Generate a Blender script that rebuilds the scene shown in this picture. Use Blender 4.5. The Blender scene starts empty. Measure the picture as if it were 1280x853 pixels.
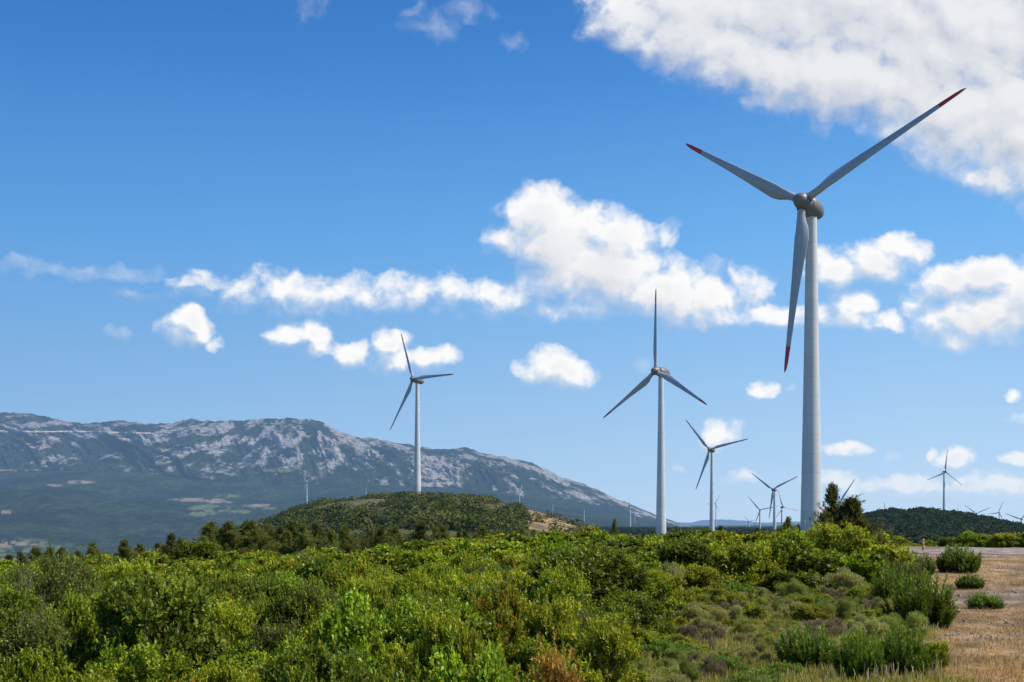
import bpy, math, random
import numpy as np
from mathutils import Vector, Matrix

rng = np.random.default_rng(7)
random.seed(7)
SC = bpy.context.scene
COL = SC.collection
F = 1350.0          # focal length in photo pixels (1280 wide)
HZ = 656.0          # row of the horizon in the photo
EYE = 2.0
rad = math.radians

# ------------------------------------------------------------------ numpy noise
def _hash(ix, iy, seed):
    h = (ix.astype(np.int64) * 374761393 + iy.astype(np.int64) * 668265263 + seed * 974711) & 0xFFFFFFFF
    h = ((h ^ (h >> 13)) * 1274126177) & 0xFFFFFFFF
    h = h ^ (h >> 16)
    return (h & 0xFFFFFF) / float(0xFFFFFF)

def vnoise(x, y, seed=0):
    x = np.asarray(x, float); y = np.asarray(y, float)
    ix = np.floor(x); iy = np.floor(y)
    fx = x - ix; fy = y - iy
    fx = fx * fx * fx * (fx * (fx * 6 - 15) + 10); fy = fy * fy * fy * (fy * (fy * 6 - 15) + 10)
    a = _hash(ix, iy, seed); b = _hash(ix + 1, iy, seed)
    c = _hash(ix, iy + 1, seed); d = _hash(ix + 1, iy + 1, seed)
    return (a * (1 - fx) + b * fx) * (1 - fy) + (c * (1 - fx) + d * fx) * fy

def fbm(x, y, octv=5, seed=0, gain=0.5):
    s = 0; a = 1; t = 0
    for o in range(octv):
        s = s + a * vnoise(x * 2 ** o + 17.3 * o, y * 2 ** o - 9.1 * o, seed + o); t += a; a *= gain
    return s / t

def ridged(x, y, octv=5, seed=0, gain=0.5):
    s = 0; a = 1; t = 0
    for o in range(octv):
        n = vnoise(x * 2 ** o + 11.3 * o, y * 2 ** o + 5.7 * o, seed + o)
        s = s + a * (1 - np.abs(2 * n - 1)); t += a; a *= gain
    return s / t

def S(x, a, b):
    t = np.clip((x - a) / (b - a), 0, 1)
    return t * t * (3 - 2 * t)

# ------------------------------------------------------------------ terrain
C1x = [200, 250, 290, 320, 340, 363, 396, 428, 461, 494, 543, 592, 625, 645, 658, 691, 714, 740, 780]
C1y = [676, 668, 661, 654, 648, 637.5, 628, 622.5, 618.5, 616.5, 616.5, 621, 627, 634, 640, 648, 656, 660, 662]
C2x = [1000, 1040, 1060, 1081, 1100, 1120, 1150, 1180, 1210, 1240, 1260, 1280, 1320, 1380, 1450]
C2y = [662, 660, 652, 643.5, 638.5, 635.5, 634.8, 637.5, 641, 647, 651.5, 655, 660, 664, 666]

def H(x, y):
    x = np.asarray(x, float); y = np.asarray(y, float)
    r = np.hypot(x, y)
    yy = np.maximum(y, 1.0)
    u = np.where(y > 1, x / yy, np.sign(x) * 2.0)
    px = 640 + F * u
    front0 = S(y, 1, 6)
    z = -3.0 * S(r, np.where(u > .3, 98, 62), 160) - 7.0 * S(r, 150, 900)
    val = S(-u, 0.09, 0.30)
    z = z - 72.0 * S(r, 60, 900) * val
    # hill with the left turbine
    k1 = S(y, 130, 600) ** 0.8 * (1 - S(y, 640, 1000)) * (y > 1)
    z1 = EYE + (HZ - np.interp(px, C1x, C1y)) / F * np.clip(y, 300, 640)
    w1 = S(px, 200, 300) * (1 - S(px, 730, 800)) * k1
    z = z * (1 - w1) + (z1 - 2.4 * S(y, 250, 500) * (1 - S(px, 630, 652)) + (fbm(x / 38.0, y / 38.0, 4, 6) - .5) * 6.0 * S(y, 200, 300)) * w1
    # hill on the right
    k2 = S(y, 330, 860) * (1 - S(y, 1700, 2600)) * (y > 1)
    z2 = EYE + (HZ - np.interp(px, C2x, C2y)) / F * np.clip(y, 700, 900)
    w2 = S(px, 1010, 1060) * (1 - S(px, 1420, 1600)) * k2
    z = z * (1 - w2) + (z2 - 2.9) * w2
    # undulation
    z = z + (fbm(x / 9.0, y / 9.0, 3, 3) - 0.5) * 0.35 * S(r, 3, 14)
    z = z + (fbm(x / 60.0, y / 60.0, 4, 5) - 0.5) * 3.0 * S(r, 90, 260)
    z = z + (fbm(x / 500.0, y / 500.0, 4, 8) - 0.5) * 26.0 * S(r, 900, 2500) * (1 - S(r, 20000, 40000)) * (0.25 + 0.75 * val)
    # left slope close to the camera
    z = z - (1.05 * S(-u, -.03, .17) + .45 * S(-u, .28, .46)) * S(r, 8, 48) * (1 - S(r, 90, 200)) * front0
    return z

def Hs(x, y):
    return float(H(np.array([x]), np.array([y]))[0])

def ground_at(px, Y):
    x = (px - 640) / F * Y
    return x, Y, Hs(x, Y)

# ------------------------------------------------------------------ node helpers
class NT:
    def __init__(self, tree):
        self.t = tree; self.n = tree.nodes; self.l = tree.links
    def add(self, typ, ins=None, **kw):
        nd = self.n.new(typ)
        for k, v in kw.items():
            setattr(nd, k, v)
        if ins:
            for k, v in ins.items():
                sock = nd.inputs[k]
                if isinstance(v, bpy.types.NodeSocket): self.l.new(v, sock)
                else: sock.default_value = v
        return nd
    def math(self, op, a, b=None, c=None, clamp=False):
        ins = {0: a}
        if b is not None: ins[1] = b
        if c is not None: ins[2] = c
        return self.add('ShaderNodeMath', ins, operation=op, use_clamp=clamp).outputs[0]
    def vmath(self, op, a, b=None, c=None):
        ins = {0: a}
        if b is not None: ins[1] = b
        if c is not None: ins[2] = c
        nd = self.add('ShaderNodeVectorMath', ins, operation=op)
        return nd.outputs['Value'] if op in ('DOT_PRODUCT', 'LENGTH', 'DISTANCE') else nd.outputs[0]
    def mix(self, f, a, b, blend='MIX'):
        nd = self.n.new('ShaderNodeMix'); nd.data_type = 'RGBA'; nd.blend_type = blend
        for i, v in ((0, f), (6, a), (7, b)):
            if isinstance(v, bpy.types.NodeSocket): self.l.new(v, nd.inputs[i])
            else: nd.inputs[i].default_value = v
        return nd.outputs[2]
    def maprange(self, v, a, b, c=0.0, d=1.0, smooth=False):
        nd = self.add('ShaderNodeMapRange', {0: v, 1: a, 2: b, 3: c, 4: d})
        if smooth: nd.interpolation_type = 'SMOOTHSTEP'
        return nd.outputs[0]
    def noise(self, vec, scale, detail=4, rough=0.55):
        nd = self.add('ShaderNodeTexNoise', {'Scale': scale, 'Detail': detail, 'Roughness': rough})
        if vec is not None: self.l.new(vec, nd.inputs['Vector'])
        return nd

def new_mat(name):
    m = bpy.data.materials.new(name); m.use_nodes = True
    m.cycles.emission_sampling = 'NONE'
    m.node_tree.nodes.clear()
    nt = NT(m.node_tree)
    out = nt.add('ShaderNodeOutputMaterial')
    return m, nt, out

def c4(c): return (c[0], c[1], c[2], 1.0)

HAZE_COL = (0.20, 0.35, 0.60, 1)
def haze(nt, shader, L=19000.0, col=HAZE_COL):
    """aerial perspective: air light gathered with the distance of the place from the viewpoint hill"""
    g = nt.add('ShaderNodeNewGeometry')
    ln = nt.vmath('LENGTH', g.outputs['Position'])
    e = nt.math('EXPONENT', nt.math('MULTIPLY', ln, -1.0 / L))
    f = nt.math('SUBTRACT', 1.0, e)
    em = nt.add('ShaderNodeEmission', {'Color': col, 'Strength': 1.0})  # air light painted into the surface as a glow that grows with distance
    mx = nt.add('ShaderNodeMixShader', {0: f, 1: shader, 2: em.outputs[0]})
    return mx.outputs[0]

# ------------------------------------------------------------------ mesh helpers
def mesh_np(name, verts, faces, mat=None, cols=None, smooth=False):
    """verts Nx3, faces MxK (all K-gons), optional per vertex colour"""
    verts = np.asarray(verts, np.float32); faces = np.asarray(faces, np.int32)
    me = bpy.data.meshes.new(name)
    me.vertices.add(len(verts)); me.vertices.foreach_set('co', verts.ravel())
    k = faces.shape[1]
    me.loops.add(faces.size); me.loops.foreach_set('vertex_index', faces.ravel())
    me.polygons.add(len(faces))
    me.polygons.foreach_set('loop_start', np.arange(0, faces.size, k, dtype=np.int32))
    me.polygons.foreach_set('loop_total', np.full(len(faces), k, np.int32))
    if smooth: me.polygons.foreach_set('use_smooth', np.ones(len(faces), bool))
    me.update(calc_edges=True)
    if cols is not None:
        a = me.color_attributes.new('col', 'FLOAT_COLOR', 'POINT')
        cc = np.ones((len(verts), 4), np.float32); cc[:, :cols.shape[1]] = cols
        a.data.foreach_set('color', cc.ravel())
    if mat: me.materials.append(mat)
    me.validate()
    return me

def link(name, me, parent=None, loc=None):
    o = bpy.data.objects.new(name, me); COL.objects.link(o)
    if parent: o.parent = parent
    if loc is not None: o.location = loc
    return o

def empty(name, loc=(0, 0, 0), rz=0):
    o = bpy.data.objects.new(name, None); COL.objects.link(o)
    o.location = loc; o.rotation_euler = (0, 0, rz); o.empty_display_size = 0.3
    return o

def tag(o, label=None, cat=None, group=None, kind=None):
    if label: o['label'] = label
    if cat: o['category'] = cat
    if group: o['group'] = group
    if kind: o['kind'] = kind
    return o

def copy_tree(o, parent=None):
    c = o.copy(); COL.objects.link(c)
    if parent: c.parent = parent
    for ch in list(o.children): copy_tree(ch, c)
    return c

def grid_faces(nr, nc, wrap=False):
    r = np.arange(nr - 1)[:, None]; c = np.arange(nc if wrap else nc - 1)[None, :]
    c2 = (c + 1) % nc
    return np.stack([r * nc + c, r * nc + c2, (r + 1) * nc + c2, (r + 1) * nc + c], -1).reshape(-1, 4)

def tube(pts, radii, n=7):
    pts = np.asarray(pts, float); V = []
    for i, p in enumerate(pts):
        d = pts[min(i + 1, len(pts) - 1)] - pts[max(i - 1, 0)]
        d = d / (np.linalg.norm(d) + 1e-9)
        a = np.array([1, 0, 0]) if abs(d[0]) < .8 else np.array([0, 1, 0])
        e1 = np.cross(d, a); e1 /= np.linalg.norm(e1); e2 = np.cross(d, e1)
        ang = np.linspace(0, 2 * np.pi, n, endpoint=False)
        V.append(p + radii[i] * (np.cos(ang)[:, None] * e1 + np.sin(ang)[:, None] * e2))
    return np.concatenate(V), grid_faces(len(pts), n, True)

def join(parts):
    V = []; Fc = []; o = 0
    for v, f in parts:
        V.append(v); Fc.append(f + o); o += len(v)
    return np.concatenate(V), np.concatenate(Fc)

def lathe(profile, axis='z', n=32):
    """profile: list of (position along axis, radius)"""
    ang = np.linspace(0, 2 * np.pi, n, endpoint=False)
    V = []
    for t, r in profile:
        if axis == 'z': V.append(np.stack([r * np.cos(ang), r * np.sin(ang), np.full(n, t)], 1))
        else: V.append(np.stack([np.full(n, t), r * np.cos(ang), r * np.sin(ang)], 1))
    return np.concatenate(V), grid_faces(len(profile), n, True)

# ------------------------------------------------------------------ camera, light
cam = bpy.data.cameras.new('camera'); co = bpy.data.objects.new('camera', cam); COL.objects.link(co)
co.location = (0, 0, EYE); co.rotation_euler = (rad(90), 0, 0)
cam.sensor_width = 36; cam.lens = F / 1280 * 36
cam.shift_y = (HZ - 426.5) / 1280
cam.clip_start = 0.1; cam.clip_end = 120000
SC.camera = co
SC.view_settings.view_transform = 'Standard'; SC.view_settings.look = 'None'
SC.view_settings.exposure = 0; SC.view_settings.gamma = 1
SC.cycles.max_bounces = 4; SC.cycles.diffuse_bounces = 3; SC.cycles.glossy_bounces = 2; SC.cycles.transmission_bounces = 3
SC.cycles.use_adaptive_sampling = True; SC.cycles.adaptive_threshold = 0.02; SC.cycles.adaptive_min_samples = 16
SC.cycles.use_denoising = True; SC.cycles.denoiser = 'OPENIMAGEDENOISE'
SC.cycles.denoising_prefilter = 'ACCURATE'; SC.cycles.denoising_input_passes = 'RGB_ALBEDO_NORMAL'

SUN_AZ, SUN_EL = rad(99), rad(50)
sun = bpy.data.lights.new('sun', 'SUN'); so = bpy.data.objects.new('sun', sun); COL.objects.link(so)
sdir = Vector((math.sin(SUN_AZ) * math.cos(SUN_EL), math.cos(SUN_AZ) * math.cos(SUN_EL), math.sin(SUN_EL)))
so.rotation_euler = sdir.to_track_quat('Z', 'Y').to_euler(); so.location = (40, -20, 60)
sun.energy = 4.8; sun.angle = rad(0.5); sun.color = (1.0, 0.94, 0.85)

# ------------------------------------------------------------------ sky with clouds
# every cloud puff: direction on the sky (tangent plane, in hundredths of the photo's pixels), radii, weight
PUFFS = [
 # big bank of cloud high on the right
 (765, 38, 45, 18, .55), (800, 25, 70, 40, .95), (865, 45, 80, 52, 1.1), (930, 65, 80, 52, 1.1), (985, 85, 75, 55, 1.1), (1050, 95, 95, 62, 1.2),
 (900, 0, 160, 55, 1.1), (1050, 0, 220, 95, 1.3), (1200, 40, 180, 110, 1.3), (1130, 110, 100, 62, 1.15), (1200, 140, 90, 70, 1.2), (1275, 150, 90, 90, 1.2),
 (1250, 215, 50, 32, .9), (1330, 180, 110, 90, 1.2), (1360, 40, 150, 150, 1.3),
 # central cumulus
 (640, 302, 36, 22, 1.0), (676, 272, 44, 36, 1.2), (700, 300, 70, 50, 1.3), (725, 290, 42, 34, 1.1), (765, 305, 42, 40, 1.1), (745, 340, 90, 44, 1.3),
 (800, 335, 45, 34, 1.0), (690, 350, 50, 30, .9), (830, 365, 60, 34, 1.1), (880, 380, 66, 30, 1.05), (930, 370, 30, 30, .7), (815, 300, 26, 18, .5), (832, 288, 20, 10, .4), (893, 335, 18, 12, .32), (945, 350, 18, 16, .4),
 (960, 398, 55, 13, .75), (1010, 392, 40, 12, .6),
 # long band to the left of it
 (700, 382, 90, 17, .75), (640, 372, 70, 20, .8), (590, 372, 60, 20, .75), (535, 366, 60, 23, .85), (480, 370, 60, 24, .85), (420, 373, 60, 22, .8), (365, 368, 60, 25, .9), (320, 362, 45, 22, .75), (260, 352, 50, 10, .5),
 (235, 366, 45, 9, .36), (160, 340, 60, 8, .42), (90, 340, 70, 9, .45), (40, 332, 60, 8, .33), (180, 368, 36, 7, .3), (600, 392, 50, 8, .3),
 # puffs under the band
 (235, 402, 26, 17, .95), (232, 416, 30, 14, .8), (266, 429, 12, 8, .6), (215, 412, 20, 10, .5), (152, 417, 14, 8, .3),
 (358, 420, 26, 14, .9), (390, 418, 28, 15, .95), (400, 436, 24, 9, .6), (437, 443, 25, 17, 1.0), (487, 432, 24, 20, 1.05), (490, 452, 28, 15, .9), (535, 449, 26, 10, .7), (558, 444, 16, 9, .6),
 (690, 458, 34, 22, 1.05), (672, 466, 30, 14, .8), (708, 466, 32, 17, .9), (745, 466, 12, 5, .3), (803, 456, 8, 6, .4),
 # right of the big turbine
 (1050, 338, 50, 26, 1.0), (1090, 330, 48, 26, 1.05), (1125, 312, 32, 22, 1.0), (1030, 322, 30, 16, .8), (1070, 380, 28, 18, .9), (1068, 398, 34, 14, .8), (1112, 404, 22, 14, .9), (1135, 372, 10, 8, .3),
 (1190, 355, 50, 24, 1.0), (1245, 350, 60, 26, 1.15), (1180, 400, 44, 30, 1.05), (1240, 395, 70, 34, 1.25), (1300, 370, 60, 50, 1.25), (1195, 425, 30, 14, .8), (1160, 378, 26, 20, .7),
 # small fair weather puffs low on the right
 (958, 487, 20, 10, .85), (992, 487, 7, 5, .45), (900, 540, 26, 14, .9), (898, 550, 22, 10, .7), (1050, 561, 24, 9, .85), (1072, 566, 14, 6, .5), (1113, 568, 10, 7, .42), (1166, 567, 6, 5, .6), (1192, 574, 22, 10, .85),
 (1268, 497, 12, 6, .6), (1272, 520, 18, 6, .5), (1275, 573, 18, 6, .7), (845, 582, 8, 5, .4), (858, 584, 7, 5, .4), (925, 592, 16, 6, .5), (910, 600, 14, 5, .3),
 # hazy bank over the horizon on the right
 (1045, 598, 40, 9, .62), (1090, 606, 60, 12, .65), (1150, 606, 60, 13, .7), (1215, 608, 60, 13, .7), (1275, 612, 60, 14, .75), (1180, 624, 110, 10, .45), (1330, 612, 60, 16, .8), (1110, 620, 40, 6, .35),
 # thin wisps high on the left
 (385, 12, 26, 14, .42), (540, 28, 34, 22, .46), (525, 14, 20, 9, .4), (590, 12, 30, 14, .42), (640, 55, 20, 9, .32),
]
def build_world():
    w = bpy.data.worlds.new('World'); SC.world = w; w.use_nodes = True
    w.node_tree.nodes.clear(); nt = NT(w.node_tree)
    w.cycles.sampling_method = 'MANUAL'; w.cycles.sample_map_resolution = 256
    def puff_group(name, puffs, warp, grow):
        g = bpy.data.node_groups.new(name, 'ShaderNodeTree')
        g.interface.new_socket('P', in_out='INPUT', socket_type='NodeSocketVector')
        g.interface.new_socket('Field', in_out='OUTPUT', socket_type='NodeSocketFloat')
        g.interface.new_socket('Body', in_out='OUTPUT', socket_type='NodeSocketFloat')
        gn = NT(g); gi = g.nodes.new('NodeGroupInput'); go = g.nodes.new('NodeGroupOutput')
        P0 = gi.outputs[0]
        wv = gn.vmath('SUBTRACT', gn.noise(P0, 2.4, 4, .5).outputs['Color'], (.5, .5, .5))
        P = gn.vmath('MULTIPLY_ADD', wv, (warp, warp * .8, 0), P0)
        acc = None
        for cx, cy, rx, ry, wt in puffs:
            X = (cx - 640) / 100; Z = (HZ - cy) / 100; ax = 100 / (rx * grow + 2); ay = 100 / (ry * grow + 3)
            v = gn.vmath('MULTIPLY_ADD', P, (ax, ay, 0), (-X * ax, -Z * ay, 0))
            m = gn.math('MULTIPLY_ADD', gn.vmath('DOT_PRODUCT', v, v), -wt, wt)
            acc = m if acc is None else gn.math('SMOOTH_MAX', acc, m, 0.25)
        acc = gn.math('MAXIMUM', acc, -1.5)
        n1 = gn.noise(P0, 1.7, 3, .5); n2 = gn.noise(P, 4.6, 7, .53)
        body = gn.math('ADD', acc, gn.math('MULTIPLY', gn.math('SUBTRACT', n1.outputs[0], .5), 1.45))
        f = gn.math('ADD', body, gn.math('MULTIPLY', gn.math('SUBTRACT', n2.outputs[0], .5), 1.6))
        body2 = gn.math('ADD', body, gn.math('MULTIPLY', gn.math('SUBTRACT', n2.outputs[0], .5), .34))
        gn.l.new(f, go.inputs[0]); gn.l.new(body2, go.inputs[1])
        return g
    cum = puff_group('cloud_field', [(p[:4] + (p[4] * (.70 if p[3] < 26 and 345 < p[1] < 400 and p[0] < 720 else (1.42 if p[1] < 240 and p[0] > 720 else 1.0)),)) for p in PUFFS if p[4] >= .5], .34, 1.12)
    wsp = puff_group('wisp_field', [p[:4] + (1.0,) for p in PUFFS if p[4] < .5], .55, 1.35)
    tc = nt.add('ShaderNodeTexCoord')
    D = tc.outputs['Generated']
    sep = nt.add('ShaderNodeSeparateXYZ', {0: D})
    yy = nt.math('MAXIMUM', sep.outputs[1], 0.08)
    X = nt.math('MULTIPLY', nt.math('DIVIDE', sep.outputs[0], yy), F / 100)
    Z = nt.math('MULTIPLY', nt.math('DIVIDE', sep.outputs[2], yy), F / 100)
    P = nt.add('ShaderNodeCombineXYZ', {0: X, 1: Z, 2: 0.0}).outputs[0]
    def field(g, p):
        nd = nt.n.new('ShaderNodeGroup'); nd.node_tree = g; nt.l.new(p, nd.inputs[0]); return nd.outputs
    f0 = field(cum, P)
    f1 = field(cum, nt.vmath('ADD', P, (.09, .19, 0)))
    front = nt.maprange(sep.outputs[1], .1, .3)
    soft = nt.maprange(nt.math('SUBTRACT', f1[1], f0[1]), -.42, .38, .78, 1.75, True)
    alpha = nt.maprange(f0[0], -0.16, soft, 0, 1, True)
    low = nt.maprange(Z, .2, 1.3, .62, 1.0, True)
    alpha = nt.math('MULTIPLY', nt.math('MULTIPLY', alpha, front), low)
    wa = nt.maprange(field(wsp, nt.vmath('MULTIPLY', P, (1, 1, 0)))[0], .25, 1.8, 0, .38, True)
    alpha = nt.math('MAXIMUM', alpha, nt.math('MULTIPLY', wa, front))
    lit = nt.math('MULTIPLY_ADD', nt.math('SUBTRACT', f0[1], f1[1]), 0.80, 0.80, clamp=True)
    thick = nt.maprange(f0[1], 0.55, 1.5, 0, 1, True)
    lit = nt.math('MULTIPLY', lit, nt.math('MULTIPLY_ADD', thick, -0.34, 1.08), clamp=True)
    ccol = nt.mix(lit, c4((.42, .48, .60)), c4((.97, .97, .975)))
    ccol = nt.mix(nt.maprange(Z, .1, 1.2, .35, 0), ccol, c4((.62, .70, .82)))
    sky = nt.add('ShaderNodeTexSky', sky_type='NISHITA')
    sky.sun_disc = False; sky.sun_elevation = SUN_EL; sky.sun_rotation = SUN_AZ
    sky.altitude = 400; sky.air_density = 1.0; sky.dust_density = 0.3; sky.ozone_density = 3.0
    # deep polarised blue overhead, pale milky blue at the horizon
    ramp = nt.n.new('ShaderNodeValToRGB'); nt.l.new(sep.outputs[2], ramp.inputs[0])
    els = [(0.0, (.42, .615, .86)), (.03, (.39, .60, .86)), (.11, (.30, .535, .84)), (.25, (.140, .410, .83)), (.38, (.060, .258, .68)), (.46, (.038, .183, .55)), (1.0, (.025, .12, .40))]
    cr = ramp.color_ramp
    while len(cr.elements) < len(els): cr.elements.new(.5)
    for e, (p_, c_) in zip(cr.elements, els): e.position = p_; e.color = c4(c_)
    side = nt.maprange(sep.outputs[0], -.45, .35, .86, 1.14)
    sd = nt.add('ShaderNodeCombineColor', {0: nt.math('POWER', side, 1.6), 1: side, 2: nt.math('POWER', side, .6)})
    grad = nt.mix(1.0, ramp.outputs[0], sd.outputs[0], 'MULTIPLY')
    nis = nt.vmath('SCALE', sky.outputs[0]); nt.n[-1].inputs['Scale'].default_value = 0.12
    skyc = nt.mix(.93, nis, grad)
    b1 = nt.add('ShaderNodeBackground', {'Color': skyc, 'Strength': 1.0})
    b2 = nt.add('ShaderNodeBackground', {'Color': ccol, 'Strength': 1.0})
    mx = nt.add('ShaderNodeMixShader', {0: alpha, 1: b1.outputs[0], 2: b2.outputs[0]})
    o = nt.add('ShaderNodeOutputWorld'); nt.l.new(mx.outputs[0], o.inputs[0])
build_world()

# ------------------------------------------------------------------ materials
def leaf_material(name, trans=0.35, rough=0.5, spec=0.25, varobj=0.25, hazed=False):
    m, nt, out = new_mat(name)
    at = nt.add('ShaderNodeVertexColor', layer_name='col')
    oi = nt.add('ShaderNodeObjectInfo')
    v = nt.maprange(oi.outputs['Random'], 0, 1, 1 - varobj, 1 + varobj)
    h = nt.maprange(oi.outputs['Random'], 0, 1, .488, .508)
    hs = nt.add('ShaderNodeHueSaturation', {'Hue': h, 'Value': v, 'Saturation': 1.0, 'Color': at.outputs[0]})
    bs = nt.add('ShaderNodeBsdfPrincipled', {'Base Color': hs.outputs[0], 'Roughness': rough, 'Specular IOR Level': spec})
    tr = nt.add('ShaderNodeBsdfTranslucent', {'Color': nt.mix(1.0, hs.outputs[0], c4((1.5, 1.4, .6)), 'MULTIPLY')})
    mx = nt.add('ShaderNodeMixShader', {0: trans, 1: bs.outputs[0], 2: tr.outputs[0]})
    sh = mx.outputs[0]
    if hazed: sh = haze(nt, sh)
    nt.l.new(sh, out.inputs[0]); return m

def plain(name, col, rough=0.6, metal=0, noise_amt=0.0, nscale=3.0, spec=.5, hazed=False, bump=0):
    m, nt, out = new_mat(name)
    tc = nt.add('ShaderNodeTexCoord')
    base = c4(col)
    if noise_amt:
        n = nt.noise(tc.outputs['Object'], nscale, 5, .6)
        base = nt.mix(nt.maprange(n.outputs[0], .3, .7), c4([c * (1 - noise_amt) for c in col]), c4([c * (1 + noise_amt) for c in col]))
    b = nt.add('ShaderNodeBsdfPrincipled', {'Base Color': base, 'Roughness': rough, 'Metallic': metal, 'Specular IOR Level': spec})
    if bump:
        n2 = nt.noise(tc.outputs['Object'], nscale * 3, 4, .6)
        bp = nt.add('ShaderNodeBump', {'Strength': bump, 'Height': n2.outputs[0]})
        nt.l.new(bp.outputs[0], b.inputs['Normal'])
    sh = b.outputs[0]
    if hazed: sh = haze(nt, sh)
    nt.l.new(sh, out.inputs[0]); return m

M = {}
M['leaf'] = leaf_material('broad_leaf', .30, .42, .22, .15)
M['needle'] = leaf_material('needle_leaf', .32, .6, .1, .2)
M['dry'] = leaf_material('dry_stalk', .35, .8, .1, .1)
M['scrub'] = leaf_material('far_scrub', .2, .7, .1, .05, hazed=True)
M['bark'] = plain('bark', (.10, .075, .055), .9, noise_amt=.4, nscale=14, spec=.1)
M['nacelle'] = plain('nacelle_grey', (.205, .192, .19), .45, noise_amt=.12, nscale=.5, hazed=True)
M['rootring'] = plain('blade_root_collar', (.10, .105, .12), .5, hazed=True)
M['blade'] = plain('blade_paint', (.42, .435, .45), .38, noise_amt=.05, nscale=.3, hazed=True)
M['red'] = plain('red_tip_paint', (.58, .030, .035), .4, hazed=True)
M['post_orange'] = plain('post_orange', (.66, .16, .05), .5, noise_amt=.15, nscale=8)
M['post_white'] = plain('post_white', (.70, .66, .60), .5, noise_amt=.1, nscale=8)

def tower_material():
    m, nt, out = new_mat('tower_paint')
    tc = nt.add('ShaderNodeTexCoord'); sep = nt.add('ShaderNodeSeparateXYZ', {0: tc.outputs['Object']})
    z = sep.outputs[2]
    # seams between the concrete/steel rings and faint rain streaks
    fr = nt.math('FRACT', nt.math('DIVIDE', z, 3.7))
    seam = nt.math('LESS_THAN', fr, .035)
    stre = nt.noise(nt.vmath('MULTIPLY', tc.outputs['Object'], (1.6, 1.6, .05)), 1.0, 5, .6)
    ring = nt.add('ShaderNodeTexWhiteNoise', {'W': nt.math('FLOOR', nt.math('DIVIDE', z, 3.7))}, noise_dimensions='1D')
    val = nt.math('ADD', nt.maprange(stre.outputs[0], .3, .7, -.07, .05), nt.maprange(ring.outputs[0], 0, 1, -.035, .035))
    val = nt.math('SUBTRACT', val, nt.math('MULTIPLY', seam, .16))
    col = nt.mix(1.0, c4((.66, .66, .65)), nt.add('ShaderNodeCombineColor', {0: nt.math('ADD', 1, val), 1: nt.math('ADD', 1, val), 2: nt.math('ADD', 1, val)}).outputs[0], 'MULTIPLY')
    foot = nt.maprange(z, 0, 9, 0, 1, True)
    col = nt.mix(foot, c4((.48, .50, .45)), col)
    b = nt.add('ShaderNodeBsdfPrincipled', {'Base Color': col, 'Roughness': .5, 'Specular IOR Level': .35})
    nt.l.new(haze(nt, b.outputs[0]), out.inputs[0]); return m
M['tower'] = tower_material()

# ------------------------------------------------------------------ ground sheet
def pxpy(x, y, z):
    yy = np.maximum(y, .5)
    return 640 + F * x / yy, HZ - F * (z - EYE) / yy

def blob(px, py, cx, cy, rx, ry):
    return np.clip(1 - ((px - cx) / rx) ** 2 - ((py - cy) / ry) ** 2, 0, 1)

def dry_zone(x, y):
    """bare dry verge on the right, 0..1"""
    n = (fbm(x / 2.2, y / 2.2, 4, 21) - .5)
    edge = np.interp(y, [5, 13.7, 21.8, 32, 45, 61, 100], [1.9, 5.3, 8.6, 12.0, 16.5, 20.5, 33])
    return S(x - edge + n * 2.5, -1.0, 1.0) * (1 - S(y, 95, 110))

def low_zone(x, y):
    """low cushions and grass between the tall thicket and the dry verge"""
    n = (fbm(x / 3.0, y / 3.0, 3, 22) - .5) * 2
    left = np.interp(y, [3, 13.7, 21.8, 28.7, 34], [0.2, 0.9, 2.5, 4.0, 7.2])
    right_tall = S(x / np.maximum(y, 1) + n * .02, .325, .355)
    return np.maximum(S(x - left + n, -.3, .5) * (1 - S(y + n * 2, 31, 33.5)), right_tall * S(y, 30, 34)) * (1 - dry_zone(x, y))

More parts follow.
